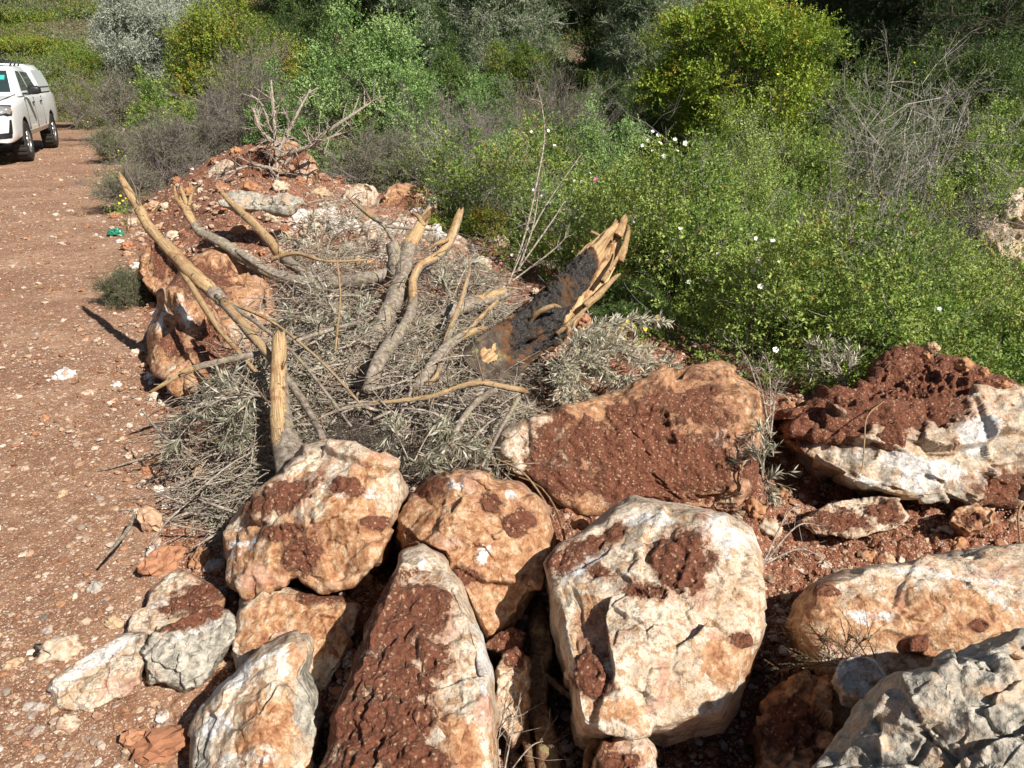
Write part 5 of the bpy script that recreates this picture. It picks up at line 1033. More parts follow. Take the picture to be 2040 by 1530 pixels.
bush('yellow green shrub low at the right edge under the dark one', 2020, 180, 120, 11, 'yellow', .8, .05, .5, 318, vb=.35)
bush('small green shrub under the golden green tree', 1480, 190, 190, 10.5, 'yellow', .7, .045, .5, 319, vb=.3)
e_, b_, R_ = bush('silver leaved olive tree beside the track end, upper left', 290, -50, 190, 27, 'olive', 1.1, .13, .2, 320, name='olive_tree', cat='olive tree', lift=.2, vb=.6, low=.35, cl=.2, updir=.3, smat='stem', sph=.5)
drybush('grey brown twiggy shrub in front of the large bright green one', 480, 120, 230, 12.2, 'dry', 22, 4, 7, 401, 'grey', .30, .030, 'twiggy shrubs at the track side', .010, kk=2.2, vb=.3)
drybush('low purplish grey brush spreading at the track edge', 330, 245, 210, 11.2, 'dry', 26, 4, 7, 402, 'grey', .35, .026, 'twiggy shrubs at the track side', .009, kk=2.0, vb=.35)
drybush('grey brush with green shoots right behind the far soil heap', 430, 215, 220, 11.8, 'dry', 22, 4, 7, 403, 'grey', .3, .028, 'twiggy shrubs at the track side', .009, kk=2.1)
drybush('dull brush behind the pale pinkish boulder', 740, 250, 240, 11.4, 'dry', 20, 4, 7, 404, 'grey', .55, .028, 'twiggy shrubs behind the crest', .009, kk=2.0, vb=.5)
drybush('pale leafless brush behind the red and white boulder', 900, 215, 190, 11.6, 'dry', 22, 4, 7, 405, 'grey', .15, .026, 'twiggy shrubs behind the crest', .009, kk=2.1)
drybush('grey twigs above the small yellowish shrub', 920, 290, 140, 9.6, 'pale', 14, 4, 6, 406, 'scrub', .1, .026, 'twiggy shrubs behind the crest', .008, kk=1.6)
drybush('dense grey green brush between the crest and the saplings', 800, 320, 200, 10.6, 'dry', 20, 4, 7, 412, 'grey', .6, .028, 'twiggy shrubs behind the crest', .009, kk=1.9, vb=.5)
drybush('tall pale thorn bush, crown at the right, leafless twigs against dark trees', 1830, 120, 290, 8.6, 'pale', 9, 5, 4, 407, 'scrub', .35, .034, 'thorn bushes on the right', .013, kk=1.5, gnarl=.42, m=4)
drybush('grey thorn bush with some green, left of the tall pale one', 1720, 100, 200, 8.9, 'pale', 8, 5, 4, 408, 'scrub', .6, .036, 'thorn bushes on the right', .011, kk=1.4, gnarl=.4, m=4)
drybush('lower thorny tangle in front of the tall pale thorn bush', 1760, 340, 300, 7.2, 'pale', 8, 5, 4, 409, 'scrub', .4, .034, 'thorn bushes on the right', .009, kk=1.1, gnarl=.4, m=4)
drybush('grey feathery brush below the bare clearing', 1340, 190, 150, 15.5, 'pale', 18, 4, 6, 410, 'grey', .3, .04, 'grey brush below the clearing', .010, kk=2.4)
drybush('soft grey brush left below the rounded yellow green shrub', 1130, 190, 160, 13.5, 'dry', 18, 4, 7, 411, 'grey', .5, .035, 'grey brush below the clearing', .010, kk=2.2)
drybush('grey brush by the road end behind the yellow flowers', 230, 150, 120, 19, 'dry', 18, 4, 6, 413, 'grey', .6, .05, 'brush at the road end', .012, kk=3.2, vb=.5)
drybush('dark olive brush right behind the pickup', 150, 160, 130, 24, 'dry', 18, 4, 6, 414, 'yellow', .8, .06, 'brush at the road end', .014, kk=4, vb=.4)
drybush('low grey green tuft of spiny brush at the track side by the red boulder', 252, 590, 110, 6.0, 'stem', 34, 4, 6, 415, 'grey', .7, .013, None, .006, kk=1.0, vb=.35, name='tuft', cat='tuft', gnarl=.5)
# yellow green scrub behind the pickup, each its own crown
for i, (lb, px, yt, w_, t, kd) in enumerate([('dark rounded shrub high on the slope above the pickup', 45, 60, 120, 40, 'yellow'), ('wide olive green shrub on the slope above the pickup roof', 60, 110, 150, 36, 'yellow'),
        ('yellow green shrub right beside the pickup canopy', 140, 140, 110, 31, 'yellow'), ('deep green round shrub on the slope under the pale pine', 185, 60, 90, 42, 'dark'), ('deep green shrub left of the silver olive tree, top edge', 225, 0, 90, 50, 'dark'),
        ('green shrub in the far left corner', 10, 10, 90, 55, 'yellow'), ('brownish green shrub between pickup and silver olive tree', 205, 105, 90, 33, 'yellow'), ('dull shrub on the slope left of the silver tree', 110, 15, 90, 60, 'grey')]):
    bush(lb, px, yt, w_, t, kd, .9, .10 * t / 36, .5, 330 + i, group='shrubs on the left hillside', vb=.42 + .08 * (i % 3), low=.1, hue=.1)
for i, (lb, px, yt, w_, t, mt) in enumerate([('bare grey twigs rising in the scrub behind the tall spiny sapling', 1100, 260, 130, 9.5, 'pale'), ('thin grey brush in the scrub left of the lime leaved shrub', 1400, 290, 150, 9.0, 'pale'), ('low dead twigs in the green scrub above the orange slab', 1450, 420, 150, 6.8, 'pale'),
        ('dead twigs poking out of the scrub under the thorn bush', 1640, 420, 160, 6.6, 'pale'), ('grey dead stems in the scrub at the right, above the soil heap', 1850, 430, 140, 6.4, 'pale'), ('brown twiggy patch right of the lone cream boulder', 1060, 300, 120, 9.8, 'dry'), ('pale upright stems in the scrub near the right edge', 1950, 300, 110, 8.0, 'pale')]):
    drybush(lb, px, yt - 20, w_ * 1.15, t, mt if i % 2 else 'dry', 8, 4, 5, 440 + i, 'scrub', .2, .03, 'dead twigs in the scrub', .006, kk=1.3, gnarl=.42, name='dead_shrub', cat='dead shrub')
for i, (lb, px, yt, w_, t, kd, vb_) in enumerate([('leafy green shrub between the saplings and the lone cream boulder', 1000, 250, 150, 10.5, 'bright', .45), ('fresh green shrub in the middle of the dip', 1230, 240, 190, 10.0, 'bright', .5), ('bright leafed shrub in front of the golden green tree', 1400, 230, 190, 9.6, 'lime', .3),
        ('dark leaved shrub in front of the grey brush, centre', 1180, 175, 150, 14.5, 'dark', .7), ('green shrub left of the tall thorn bush', 1620, 250, 170, 9.0, 'scrub', .6), ('grey green shrub under the dark corner trees', 1900, 260, 180, 10.5, 'scrub', .4), ('mid green shrub filling the far dip', 960, 130, 140, 16, 'bright', .3), ('dull green shrub below the pines, centre', 1040, 60, 160, 21, 'yellow', .3), ('green shrub at the foot of the feathery pine', 900, 90, 130, 19, 'dark', .8)]):
    bush(lb, px, yt, w_, t, kd, .9, .036 * (t / 9) ** .6, .5, 460 + i, group='shrubs in the dip', vb=vb_, sph=.45, hue=.1)
for i, (lb, px, yt, w_, t, kd, vb_) in enumerate([('upright green shrub left of the lime leaved one', 1440, 300, 110, 7.8, 'scrub', .5), ('tall leafy shoots right of the lime leaved shrub', 1610, 300, 130, 7.6, 'lime', .3), ('grey green shrub under the thorn tangle', 1720, 400, 170, 6.9, 'grey', .6),
        ('dark green shrub tucked behind the thorn bush', 1790, 250, 180, 9.6, 'dark', .7), ('green shrub left of the whitish rock at the right edge', 1890, 330, 120, 7.4, 'scrub', .55), ('shrub with yellowish tips left of the golden green tree', 1330, 120, 150, 15, 'yellow', .4), ('shaded shrub right of the golden green tree', 1690, 120, 190, 12.5, 'dark', .9), ('loose green shrub right of the saplings', 1200, 330, 140, 8.2, 'scrub', .5),
        ('upright green shrub behind the spiny sapling', 1090, 330, 120, 8.8, 'bright', .4), ('grey green shrub in front of the brush, left of the saplings', 960, 330, 120, 9.4, 'grey', .5), ('green shrub breaking through the purplish brush', 540, 190, 110, 11.4, 'bright', .2), ('dull green shrub at the foot of the fresh green one', 370, 190, 120, 12.4, 'scrub', .2)]):
    bush(lb, px, yt, w_, t, kd, .7, .034 * (t / 8) ** .6, .48, 480 + i, group='shrubs in the dip', vb=vb_, sph=.6, hue=.1, updir=1.1)
pr_ = random.Random(5)
for i in range(26):
    bush('small far shrub high on the left hillside among many alike', pr_.uniform(-10, 330), pr_.uniform(-40, 75), pr_.uniform(35, 80), pr_.uniform(46, 80), ('dark', 'yellow', 'grey', 'dark', 'scrub')[i % 5], .9, .2, .5, 600 + i, group='far shrubs high on the left hillside', vb=.3 + .4 * pr_.random(), low=.1, hue=.1)
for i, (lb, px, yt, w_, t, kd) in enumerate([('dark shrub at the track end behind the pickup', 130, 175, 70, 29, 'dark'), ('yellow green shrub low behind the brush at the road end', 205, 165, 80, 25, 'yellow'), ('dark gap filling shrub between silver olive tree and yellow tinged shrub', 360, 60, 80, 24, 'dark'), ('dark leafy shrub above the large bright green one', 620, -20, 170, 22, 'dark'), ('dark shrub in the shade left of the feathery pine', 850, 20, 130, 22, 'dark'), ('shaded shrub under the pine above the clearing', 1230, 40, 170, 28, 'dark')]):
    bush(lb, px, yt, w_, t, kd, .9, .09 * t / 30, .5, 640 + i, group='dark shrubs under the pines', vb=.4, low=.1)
# pines
def pine(label, px, t, ytop, wpx, seed, kind='pine', group='pines at the upper right', dens=1., lean=0.):
    base, r, h = spot(px, ytop, wpx, t); g = np.random.default_rng(seed); st = Acc(); a = Acc()
    n = int(105 * dens); z = np.sort(g.uniform(.06, .97, n)) * h; az = g.random(n) * 6.283; L = r * (1.05 - .75 * (z / h) ** 1.3) * g.uniform(.65, 1.15, n)
    P0 = np.stack([lean * z / h, 0 * z, z], -1); d = nrm(np.stack([np.cos(az), np.sin(az), .25 + .3 * g.normal(size=n)], -1)); P1 = P0 + d * L[:, None]; P1[:, 2] -= .05 * L
    tr = Acc(); tube(tr, [(0, 0, -.1), (lean * .3 + .05, 0, h * .35), (lean * .7 - .03, .05, h * .7), (lean, 0, h)], [.06 + .02 * h, .05 + .012 * h, .03 + .006 * h, .01], 30, 10, .12, seed)
    sticks(st, P0, P1, .022 * r / 1.5, .008, .05)
    k = 44; f = g.uniform(.35, 1.02, (n, k)); Q = P0[:, None] + (P1 - P0)[:, None] * f[..., None]; sd = g.normal(size=(n, k, 3)) * A([1, 1, .6]); E = Q + nrm(sd + d[:, None] * .6) * (r * .26 * g.uniform(.5, 1.2, (n, k)))[..., None]
    Qf, Ef = Q.reshape(-1, 3), E.reshape(-1, 3); sticks(st, Qf, Ef, .006 * r / 1.5, .003, .06)
    dd = nrm(Ef - Qf + A([0, 0, .15])); T = len(Ef); v = np.clip(.45 + .2 * np.repeat(g.normal(size=n), k) + .12 * g.normal(size=T) , 0, 1); LN = .05 * t / 15
    for q in range(3): shoots(a, Ef - dd * r * .07 * q, dd + g.normal(size=(T, 3)) * .35, r * .13, 9, LN * 1.5 * g.uniform(.8, 1.2, T), .16, v, 0., .75, .1, .12, False)
    e = empty('pine_tree', tuple(base), label, 'pine tree', group); a.build('needles', LM[kind], e); st.build('branches', M['pale' if kind == 'palepine' else 'stem'], e); tr.build('trunk', M['pale' if kind == 'palepine' else 'stem'], e)
    return e
pine('grey green feathery pine with pale twigs, top centre', 985, 24, -140, 300, 501, 'palepine', 'pines along the top')
pine('young pine with a bare pale trunk, left of the dark gap at the top', 800, 21, -120, 170, 502, 'palepine', 'pines along the top', .7)
pine('dark pine behind the feathery one, top centre left', 880, 30, -160, 260, 503, 'pine', 'pines along the top')
pine('dark pine above the bare clearing', 1180, 34, -140, 330, 504, 'pine', 'pines along the top')
pine('pine with light green branches left of the golden green tree', 1310, 19, -110, 260, 505, 'palepine', 'pines along the top')
pine('dark pine behind the golden green tree', 1420, 24, -200, 420, 506, 'pine')
pine('dark pine right of the golden green tree', 1740, 19, -220, 420, 507, 'pine')
pine('dark pine with grey inner twigs at the upper right', 1880, 17, -200, 360, 508, 'pine')
pine('dark pine in the upper right corner', 2040, 19, -200, 380, 509, 'pine')
pine('dark pine between the two upper right ones, farther back', 1640, 27, -180, 420, 510, 'pine')
pine('far pine above the large bright green shrub', 640, 34, -120, 260, 511, 'pine', 'pines along the top')
pine('pale far pine on the left hillside', 145, 48, -60, 130, 512, 'palepine', 'pines on the left hillside', .7)
pine('pale far pine in the upper left corner', 0, 52, -60, 110, 513, 'palepine', 'pines on the left hillside', .7)
pine('far dark pine behind the yellow tinged tall shrub', 400, 45, -120, 260, 514, 'pine', 'pines along the top')
# flowers
def flower_mesh(nm, mats, pet=5, R=.024, sp=.9):
    V = []; F = []; fm = []
    for k in range(pet):
        a = 2 * math.pi * k / pet
        for (r_, w_, z) in ((.12, .12, 0), (.62, .46 * sp, .10), (1.0, .34 * sp, .22), (.98, 0, .30)):
            for s_ in (-1, 1):
                x, y = r_ * R, s_ * w_ * R; V.append((x * math.cos(a) - y * math.sin(a), x * math.sin(a) + y * math.cos(a), z * R))
        b = k * 8; F += [(b, b + 2, b + 3, b + 1), (b + 2, b + 4, b + 5, b + 3), (b + 4, b + 6, b + 7, b + 5)]; fm += [0, 0, 0]
    n = len(V); V += [(math.cos(q) * R * .22, math.sin(q) * R * .22, R * .14) for q in np.linspace(0, 5.24, 6)] + [(0, 0, R * .30)]
    T = [(n + q, n + (q + 1) % 6, n + 6) for q in range(6)]; 
    return mesh(nm, A(V), [A(F), A(T)], {}, False, mats, fm + [1] * 6)
FM = flower_mesh('flower', [M['petal'], M['yolk']], R=.019); FP = flower_mesh('pink_flower', [M['pinkf'], M['yolk']], R=.022); FY = flower_mesh('yellow_flower', [M['yflower'], M['yolk']], 5, .017)
def flowers(label, pts, me, fname, group, surf=canopy, cat='flowering shrub', lift=.09, scale=1.0, leafkind='scrub', rr=.22):
    """one flowering plant: foliage, stem, and each bloom standing on it"""
    Ps = A([march(x, y, lambda a, b: surf(a, b) + lift) for x, y in pts]); b = Ps.mean(0); z0 = float(Hbase(b[0], b[1])); e = empty('flowering_shrub', (b[0], b[1], z0), label, cat, group)
    st = Acc(); a = Acc(); root = np.zeros((len(Ps), 3)); tops = Ps - A([b[0], b[1], z0]); base = tops * A([.55, .55, 0]); base[:, 2] = Hbase(b[0] + base[:, 0], b[1] + base[:, 1]) - z0
    mid = (base + tops) / 2 + rng.normal(size=base.shape) * .03; 
    for q in range(len(tops)):
        st = Acc(); tube(st, [base[q], mid[q], tops[q]], [.004, .003, .0016], 8, 5, .1, q); st.build('stem', M['stem'], e)
    k = 16; Q = np.repeat(tops, k, 0) + rng.normal(size=(len(tops) * k, 3)) * A([rr, rr, .06]) * .5 - A([0, 0, .13]); d = nrm(rng.normal(size=Q.shape) * .6 + A([0, 0, 1])); shoots(a, Q, d, .10, 7, .028, .42, np.clip(.5 + .2 * rng.normal(size=len(Q)), 0, 1), .2, .8); a.build('foliage', LM[leafkind], e)
    for i, p in enumerate(tops):
        o = link(fname, me, e); o.location = p; sc = scale * rng.uniform(.5, .95); o.scale = (sc,) * 3
        tocam = nrm(CAM - Ps[i]); dv = Vector(nrm(tocam * .9 + A([.2, 0, .6]) + rng.normal(size=3) * .35)); o.rotation_euler = dv.to_track_quat('Z', 'Y').to_euler()
G1 = 'white flowered shrubs in the scrub'
flowers('white flowered shrub behind the charred trunk tip', [(1150,418),(1160,432),(1145,425),(1135,460),(1120,450),(1050,455),(1058,478),(1060,440),(1042,462),(1115,495),(1265,430),(1262,443),(1020,508)], FM, 'flower', G1)
flowers('white flowered shrub with many small blooms in the middle distance', [(1300,262),(1310,270),(1325,275),(1290,280),(1315,285),(1335,262),(1345,278),(1280,290),(1350,300),(1300,300),(1322,312),(1340,318),(1270,268),(1365,285),(1290,255)], FM, 'flower', G1)
flowers('white flowered shrub at the right edge above the whitish rock', [(1950,350),(1962,348),(1955,358),(1978,360),(1900,362),(1930,372),(2015,365),(2025,358),(2035,372),(1968,378),(1940,352)], FM, 'flower', G1)
flowers('sparse white flowered shrub behind the orange slab', [(1510,520),(1500,540),(1552,522),(1372,562),(1515,570),(1545,697),(1872,615),(1540,480),(1430,505),(1355,455),(1505,475)], FM, 'flower', G1)
flowers('white flowered shrub beside the lone cream boulder', [(1062,378),(1080,390),(1115,390),(1145,360),(1160,362),(1095,405),(1065,400),(1175,345)], FM, 'flower', G1)
flowers('scattered white flowers beyond the spiny sapling', [(1032,210),(1013,216),(1058,262),(1092,260),(1105,290),(1180,235),(1445,235),(1475,300),(1520,385)], FM, 'flower', G1)
flowers('plant with magenta flowers by the saplings', [(998,524),(1186,357)], FP, 'flower', 'magenta flowers')
G2 = 'yellow flowered plants'
def roadside(x, y): return H(x, y) + .25
flowers('yellow flowered plant at the road end beside the pickup', [(165,240),(170,232),(178,236),(182,230),(190,235),(162,234),(175,243),(186,228)], FY, 'flower', G2, roadside, scale=1.6, rr=.4)
flowers('yellow flowered plant at the track edge under the grey brush', [(215,345),(222,338),(228,335),(232,342),(240,330),(236,300),(250,310),(226,350)], FY, 'flower', G2, roadside, scale=1.05)
flowers('yellow flowered plant below it where the branch tip points', [(240,390),(245,400),(238,405),(250,395)], FY, 'flower', G2, roadside, scale=.9)
flowers('yellow flowered plant at the foot of the silver sprig', [(1250,640),(1262,650),(1300,640),(1285,655),(1240,655),(1310,632)], FY, 'flower', G2, canopy, scale=1.0)
flowers('yellow daisies high in the thorn bush', [(1740,112),(1748,116),(1756,109),(1762,108),(1822,125),(1550,148)], FY, 'flower', G2, lambda x, y: 0 * x + 1.75 + 0 * y if False else canopy(x, y) + 1.5 * sstep(7.9, 8.1, np.hypot(x, y)), scale=1.0)
flowers('small yellow flowers low in the thorn tangle', [(1660,248),(1668,252),(1665,275),(1662,280),(1868,280),(1872,285),(1890,205),(1640,320)], FY, 'flower', G2, scale=1.3)

drybush('low grey brush with yellow flowers where the long branch tip points', 245, 330, 110, 9.6, 'dry', 22, 4, 6, 420, 'grey', .5, .022, 'twiggy shrubs at the track side', .007, kk=1.6, vb=.5)
drybush('spiny brush at the track edge below the pickup', 225, 262, 90, 15, 'dry', 20, 4, 6, 421, 'grey', .6, .035, 'twiggy shrubs at the track side', .008, kk=2.2, vb=.5)
# ---------------------------------------------------------------- pickup on the track
def pickup():
    import bmesh
    white = plain('white_paint', (.80, .81, .80), .28, .5, 0, .01, 3, .6); blk = plain('black_plastic', (.018, .018, .02), .45, .4); gls = plain('dark_glass', (.03, .045, .045), .06, .9, 0, .3, 3)
    rub = plain('tyre_rubber', (.035, .033, .03), .85, .2, 0, .3, 40); dust = plain('dusty_paint', (.42, .33, .26), .7, .3, 0, .2, 6); alu = plain('wheel_metal', (.50, .50, .50), .35, .5, .8); lens = plain('lamp_lens', (.42, .42, .40), .06, .9, .5, .7, 14)
    grey = plain('shaded_canopy_white', (.50, .54, .52), .4, .4); ora = plain('amber_lens', (.75, .22, .03), .2, .6); dbl = plain('dark_interior', (.02, .02, .022), .7, .2)  # grey: white canopy side with its shade put into the colour
    fwd = A([.352, -.936]); rz = math.atan2(fwd[1], fwd[0]); left = A([-fwd[1], fwd[0]])
    fw = A([-9.85, 16.15]); cx = fw - fwd * 1.48 - left * .80; root = empty('pickup_truck', (cx[0], cx[1], float(H(cx[0], cx[1])) + .01), 'white double cab pickup with a rear canopy parked on the red track', 'pickup', None, rz)
    def add(nm, V, Fs, mat, parent=root, smooth=True, fm=None, mats=None):
        me = mesh(nm, A(V, float), [A(F) for F in Fs], {}, smooth, mats or [mat], fm); o = link(nm, me, parent); return o
    def loft(secs, close=True):
        S = A(secs, float); n, k = S.shape[:2]; V = S.reshape(-1, 3); F = [grid_faces(n, k, True)]
        V = np.vstack([V, S[0].mean(0), S[-1].mean(0)]); i = np.arange(k); j = (i + 1) % k; m = n * k
        F.append(np.concatenate([np.stack([np.full(k, m), j, i], -1), np.stack([np.full(k, m + 1), (n - 1) * k + i, (n - 1) * k + j], -1)])); return V, F
    def sec(x, hb, hm, ht, zb, zs, zt):
        h = [(0, zb), (hb * .6, zb), (hb, zb), (hb + (hm - hb) * .8, zb + .05), (hm, zb + .16), (hm + .004, (zb + zs) / 2), (hm, zs - .06), (hm - .03, zs), (ht, zt - .035), (ht * .82, zt - .008), (ht * .4, zt)]
        full = [(x, y, z) for y, z in h] + [(x, 0, zt + .004)] + [(x, -y, z) for y, z in h[:0:-1]]
        return full
    st = [(2.66, .50, .55, .45, .50, .80, .90), (2.64, .66, .70, .55, .45, .92, 1.00), (2.58, .76, .80, .62, .43, .98, 1.06), (2.46, .82, .875, .70, .43, 1.03, 1.12), (2.25, .84, .905, .74, .44, 1.07, 1.165), (1.95, .86, .925, .76, .46, 1.10, 1.20), (1.6, .86, .93, .77, .48, 1.12, 1.225), (1.3, .86, .925, .78, .50, 1.14, 1.25), (1.05, .84, .91, .80, .50, 1.17, 1.265),
          (.6, .84, .91, .84, .50, 1.20, 1.265), (0, .84, .912, .85, .50, 1.20, 1.265), (-.6, .84, .912, .85, .50, 1.20, 1.265), (-1.0, .84, .915, .85, .50, 1.20, 1.26), (-1.3, .86, .93, .86, .52, 1.20, 1.25), (-1.7, .86, .935, .86, .54, 1.20, 1.25), (-2.2, .86, .93, .86, .54, 1.20, 1.25), (-2.55, .84, .92, .85, .52, 1.20, 1.25), (-2.66, .80, .88, .80, .52, 1.16, 1.22)]
    V, F = loft([sec(*q) for q in st]); body = add('body', V, F, white)
    for x in (1.48, -1.60):
        for sg in (1, -1):
            bm = bmesh.new(); bmesh.ops.create_cone(bm, cap_ends=True, segments=40, radius1=.455, radius2=.455, depth=.42); cm = bpy.data.meshes.new('arch'); bm.to_mesh(cm); bm.free()
            c = bpy.data.objects.new('arch', cm); scene.collection.objects.link(c); c.parent = root; c.rotation_euler = (math.pi / 2, 0, 0); c.location = (x, sg * .80, .40)
            md = body.modifiers.new('arch', 'BOOLEAN'); md.object = c; md.operation = 'DIFFERENCE'; md.solver = 'EXACT'
    from mathutils.bvhtree import BVHTree
    VV, FF_ = V, F; bvh = BVHTree.FromPolygons([tuple(v) for v in V], [tuple(f) for g_ in F for f in g_])
    def patch(nm, c4, mat, off, parent=root, n=9, rim=.03):
        c4 = A(c4, float); a_, b_ = np.meshgrid(np.linspace(0, 1, n), np.linspace(0, 1, n), indexing='ij'); a_ = a_[..., None]; b_ = b_[..., None]
        P = (c4[0] * (1 - a_) + c4[1] * a_) * (1 - b_) + (c4[3] * (1 - a_) + c4[2] * a_) * b_; Q = []
        for p in P.reshape(-1, 3):
            lo, no, _, _ = bvh.find_nearest(Vector(p)); no = Vector((no[0], no[1], no[2])); c_ = Vector(p) - Vector((1.4, 0, .8))
            if no.dot(c_) < 0: no = -no
            Q.append(A(lo + no * off))
        Q = A(Q).reshape(n, n, 3); inn = Q * 1.0; cc_ = Q.mean((0, 1)); dn = nrm(A([1.4, 0, .8]) - cc_) * rim
        ring_ = [(i, 0) for i in range(n)] + [(n - 1, j) for j in range(1, n)] + [(i, n - 1) for i in range(n - 2, -1, -1)] + [(0, j) for j in range(n - 2, 0, -1)]
        R1 = A([Q[i, j] for i, j in ring_]); R2 = R1 + dn; k = len(ring_); base = n * n; i = np.arange(k); j = (i + 1) % k
        return add(nm, np.vstack([Q.reshape(-1, 3), R1, R2]), [grid_faces(n, n), np.stack([base + i, base + j, base + k + j, base + k + i], -1)], mat, parent)
    bpy.context.view_layer.update(); dg = bpy.context.evaluated_depsgraph_get(); nm_ = bpy.data.meshes.new_from_object(body.evaluated_get(dg)); cut = [m.object for m in body.modifiers]; body.modifiers.clear(); body.data = nm_; nm_.materials.clear(); nm_.materials.append(white)
    nm_.polygons.foreach_set('use_smooth', np.ones(len(nm_.polygons), bool)); nm_.polygons.foreach_set('material_index', np.zeros(len(nm_.polygons), np.int32))
    for c in cut: bpy.data.objects.remove(c)
    nm_.set_sharp_from_angle(angle=math.radians(38))
    # cab
    def ring(z, x0, x1, hw, c=.10):
        p = []
        for (sx, sy, cx_, cy_) in ((1, 1, x0, hw), (-1, 1, x1, hw), (-1, -1, x1, -hw), (1, -1, x0, -hw)):
            for q in range(5):
                a0 = {(1, 1): 0, (-1, 1): 90, (-1, -1): 180, (1, -1): 270}[(sx, sy)]; a_ = math.radians(a0 + q * 22.5); p.append((cx_ - sx * c + c * math.cos(a_), cy_ - sy * c + c * math.sin(a_), z))
        return p
    V, F = loft([ring(1.22, 1.16, -.96, .87), ring(1.30, 1.06, -.96, .865), ring(1.55, .72, -.92, .79), ring(1.70, .50, -.88, .735), ring(1.765, .36, -.84, .70), ring(1.80, .16, -.74, .60), ring(1.812, -.1, -.5, .3)]); cab = add('cab', V, F, white); cab.data.set_sharp_from_angle(angle=math.radians(50))
    def slab(nm, pts, mat, off, parent=root, th=.012):
        P = A(pts, float); n_ = nrm(np.cross(P[1] - P[0], P[2] - P[0])); c0 = P.mean(0)
        if n_ @ (c0 - A([0, 0, 1.1])) < 0: n_ = -n_
        k = len(P); V = np.vstack([P + n_ * off, P - n_ * th]); i = np.arange(k); j = (i + 1) % k
        bm = bmesh.new(); vs = [bm.verts.new(v) for v in V]; bm.faces.new(vs[:k]); bm.faces.new(vs[k:][::-1])
        for q in range(k): bm.faces.new((vs[q], vs[(q + 1) % k], vs[k + (q + 1) % k], vs[k + q]))
        bmesh.ops.recalc_face_normals(bm, faces=bm.faces); me = bpy.data.meshes.new(nm); bm.to_mesh(me); bm.free(); me.materials.append(mat); return link(nm, me, parent)
    def cabpt(x, z, sg):     # on the side wall of the cab
        zz = [1.22, 1.30, 1.55, 1.70, 1.765]; hw = [.87, .865, .79, .735, .70]; return (x, sg * np.interp(z, zz, hw), z)
    ws = slab('windscreen', [(1.075, .72, 1.30), (1.075, -.72, 1.30), (.53, -.62, 1.69), (.53, .62, 1.69)], gls, .012)
    slab('sticker', [(.66, .60, 1.60), (.78, .60, 1.52), (.78, .50, 1.52), (.66, .50, 1.60)], plain('teal_sticker', (.05, .45, .38), .4), .018, ws)
    for sg in (1, -1):
        slab('side_window', [cabpt(.83, 1.32, sg), cabpt(.10, 1.32, sg), cabpt(.08, 1.68, sg), cabpt(.36, 1.69, sg), cabpt(.52, 1.60, sg)], gls, .008)
        slab('side_window', [cabpt(.0, 1.32, sg), cabpt(-.78, 1.34, sg), cabpt(-.70, 1.66, sg), cabpt(-.02, 1.68, sg)], gls, .008)
        for (x, nm) in ((.93, 1), (.03, 2), (-.86, 3)):
            slab('door_seam', [(x, sg * .914, 1.18), (x - .012, sg * .914, 1.18), (x - .012, sg * .914, .58), (x, sg * .914, .58)], dbl, .004)
        for x in (.20, -.66):
            V, F = ico(2); add('door_handle', V * A([.085, .022, .018]) + A([x, sg * .935, 1.08]), [F], blk)
        # mirror
        V, F = ico(3); V = np.sign(V) * np.abs(V) ** .7; mi = add('mirror', V * A([.085, .125, .085]) + A([.80, sg * 1.09, 1.33]), [F], blk)
        add('mirror_arm', V * A([.05, .09, .022]) + A([.80, sg * .94, 1.26]), [F], blk, mi)
        # headlamp wrapping round the corner
        hl = patch('headlight', [(2.66, sg * .56, .90), (2.38, sg * .90, .95), (2.28, sg * .92, 1.09), (2.60, sg * .56, 1.03)], lens, .014)
        patch('headlight_rim', [(2.63, sg * .55, 1.03), (2.27, sg * .925, 1.09), (2.22, sg * .925, 1.115), (2.60, sg * .55, 1.055)], blk, .022, hl)
        patch('lamp_bezel', [(2.66, sg * .56, .885), (2.38, sg * .905, .93), (2.38, sg * .905, .95), (2.66, sg * .56, .902)], blk, .02, hl)
        patch('indicator', [(2.42, sg * .88, .965), (2.33, sg * .92, .975), (2.33, sg * .92, 1.01), (2.42, sg * .88, 1.0)], ora, .02, hl, 4)
        fb = patch('fog_lamp_trim', [(2.70, sg * .50, .50), (2.52, sg * .86, .52), (2.50, sg * .88, .62), (2.68, sg * .52, .60)], blk, .012)
        patch('fog_lamp_fin', [(2.56, sg * .80, .60), (2.50, sg * .885, .60), (2.46, sg * .89, .84), (2.50, sg * .87, .84)], blk, .012, fb)
        V, F = ico(2); add('fog_lamp', V * A([.03, .05, .03]) + A([2.60, sg * .70, .565]), [F], lens, fb)
        # wheels
        for x in (1.48, -1.60):
            w_ = bpy.data.objects.new('wheel', None); scene.collection.objects.link(w_); w_.parent = root; w_.location = (x, sg * .80, .388); w_.empty_display_size = .1
            pr = [(.235, -.13), (.30, -.135), (.365, -.125), (.385, -.10), (.388, -.05), (.388, .05), (.385, .10), (.365, .125), (.30, .135), (.235, .13)]; na = 72; S = []
            for q in range(na):
                a_ = 2 * math.pi * q / na; S.append([((r_ - (.012 if (q % 3 == 0 and r_ > .38) else 0)) * math.cos(a_), y_, (r_ - (.012 if (q % 3 == 0 and r_ > .38) else 0)) * math.sin(a_)) for r_, y_ in pr])
            S = A(S); k = len(pr); i = np.arange(na)[:, None]; j = np.arange(k)[None]; i2 = (i + 1) % na; j2 = (j + 1) % k; FF = np.stack([np.broadcast_to(a2, (na, k)) for a2 in (i * k + j, i * k + j2, i2 * k + j2, i2 * k + j)], -1).reshape(-1, 4)
            add('tyre', S.reshape(-1, 3), [FF], rub, w_, False)
            a = Acc()
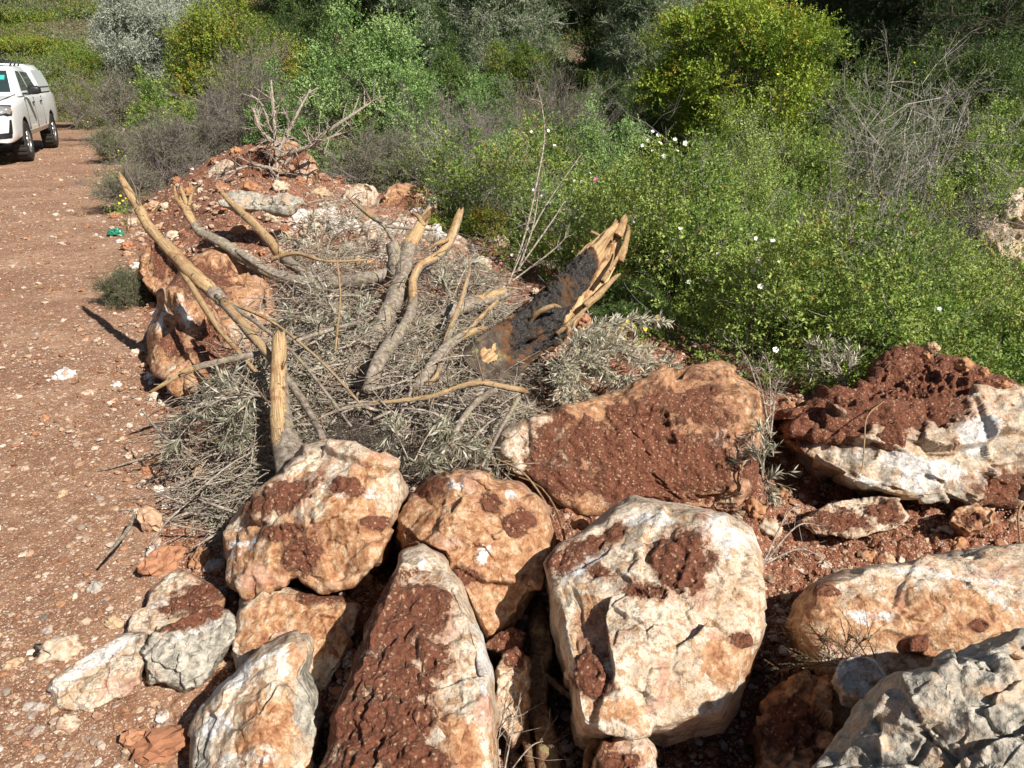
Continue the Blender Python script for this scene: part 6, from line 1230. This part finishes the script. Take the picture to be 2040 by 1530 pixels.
            for q in range(6):
                for dq in (-.11, .11):
                    t0 = q * math.pi / 3; b0 = A([math.cos(t0 + dq) * .055, sg * .10, math.sin(t0 + dq) * .055]); b1 = A([math.cos(t0 + dq * .8) * .225, sg * .085, math.sin(t0 + dq * .8) * .225]); tube(a, [b0, (b0 + b1) / 2, b1], [.024, .018, .02], 6, 8, 0)
            for r_ in (.232,):
                cc = [(math.cos(q) * r_, sg * .10, math.sin(q) * r_) for q in np.linspace(0, 2 * math.pi, 25)]; tube(a, cc, [.014, .014], 60, 6, 0)
            tube(a, [(0, sg * .05, 0), (0, sg * .09, 0), (0, sg * .125, 0)], [.075, .07, .05], 8, 16, 0)
            a.build('rim', alu, w_, A([0, 0, 0]), True)
            V, F = loft([[(math.cos(q) * r_, y_, math.sin(q) * r_) for q in np.linspace(0, 2 * math.pi, 24, endpoint=False)] for r_, y_ in ((.236, -.12), (.236, sg * .03), (.20, sg * .035), (.03, sg * .035))]); add('hub', V, F, dbl, w_, False)
            # arch liner
            V, F = loft([[(x + math.cos(q) * r_, sg * y_, .40 + math.sin(q) * r_) for q in np.linspace(0, math.pi, 18)] for r_, y_ in ((.45, .915), (.45, .60), (.10, .60))]); add('arch_liner', V, F[:1], dbl, root)
        slab('sill', [(1.02, sg * .86, .47), (-1.12, sg * .86, .49), (-1.12, sg * .88, .57), (1.02, sg * .88, .57)], dust, .03)
    # grille, bumper, plate area, chassis
    patch('grille', [(2.75, .46, .60), (2.75, -.46, .60), (2.72, -.52, .94), (2.72, .52, .94)], blk, .012)
    slab('skid_plate', [(2.60, .62, .40), (2.60, -.62, .40), (2.67, -.52, .50), (2.67, .52, .50)], dust, .02, th=.05)
    V, F = loft([[(x, y, z) for y, z in ((-.5, .34), (.5, .34), (.5, .56), (-.5, .56))] for x in (2.3, 1.0, -1.2, -2.5)]); add('chassis', V, F, dbl, root, False)
    # bonnet lines and roof rack
    for sg in (1, -1): slab('bonnet_seam', [(2.45, sg * .66, 1.135), (1.08, sg * .80, 1.262), (1.08, sg * .792, 1.264), (2.45, sg * .652, 1.137)], dbl, .004)
    a = Acc()
    for x in (.25, -.15, -.55): tube(a, [(x, -.66, 1.79), (x, -.62, 1.86), (x, 0, 1.875), (x, .62, 1.86), (x, .66, 1.79)], [.018, .018], 30, 8, 0)
    for y in (-.5, -.3, -.1, .1, .3, .5): tube(a, [(.32, y, 1.89), (-.2, y, 1.90), (-.66, y, 1.89)], [.012, .012], 12, 6, 0)
    tube(a, [(.34, -.58, 1.90), (.36, 0, 1.915), (.34, .58, 1.90)], [.032, .032], 20, 8, 0)
    a.build('roof_rack', blk, root, A([0, 0, 0]), True)
    # canopy on the load bed
    def cr(x, zt, hb, ht): return [(x, hb, 1.25), (x, hb - .01, 1.32), (x, hb - .05, 1.52), (x, ht + .02, zt - .09), (x, ht - .03, zt - .02), (x, ht - .12, zt), (x, 0, zt + .015), (x, -ht + .12, zt), (x, -ht + .03, zt - .02), (x, -ht - .02, zt - .09), (x, -hb + .05, 1.52), (x, -hb + .01, 1.32), (x, -hb, 1.25)]
    V, F = loft([cr(-1.0, 1.80, .87, .70), cr(-1.06, 1.835, .87, .72), (cr(-2.2, 1.83, .87, .72)), cr(-2.45, 1.79, .87, .70), cr(-2.60, 1.50, .86, .80), cr(-2.64, 1.27, .85, .84)]); cn = add('canopy', V, F, white); cn.data.set_sharp_from_angle(angle=math.radians(28))
    for sg in (1, -1): slab('side_panel', [(-1.10, sg * .862, 1.36), (-2.44, sg * .862, 1.36), (-2.36, sg * .755, 1.70), (-1.12, sg * .755, 1.70)], grey, .016, cn, .0)
pickup()
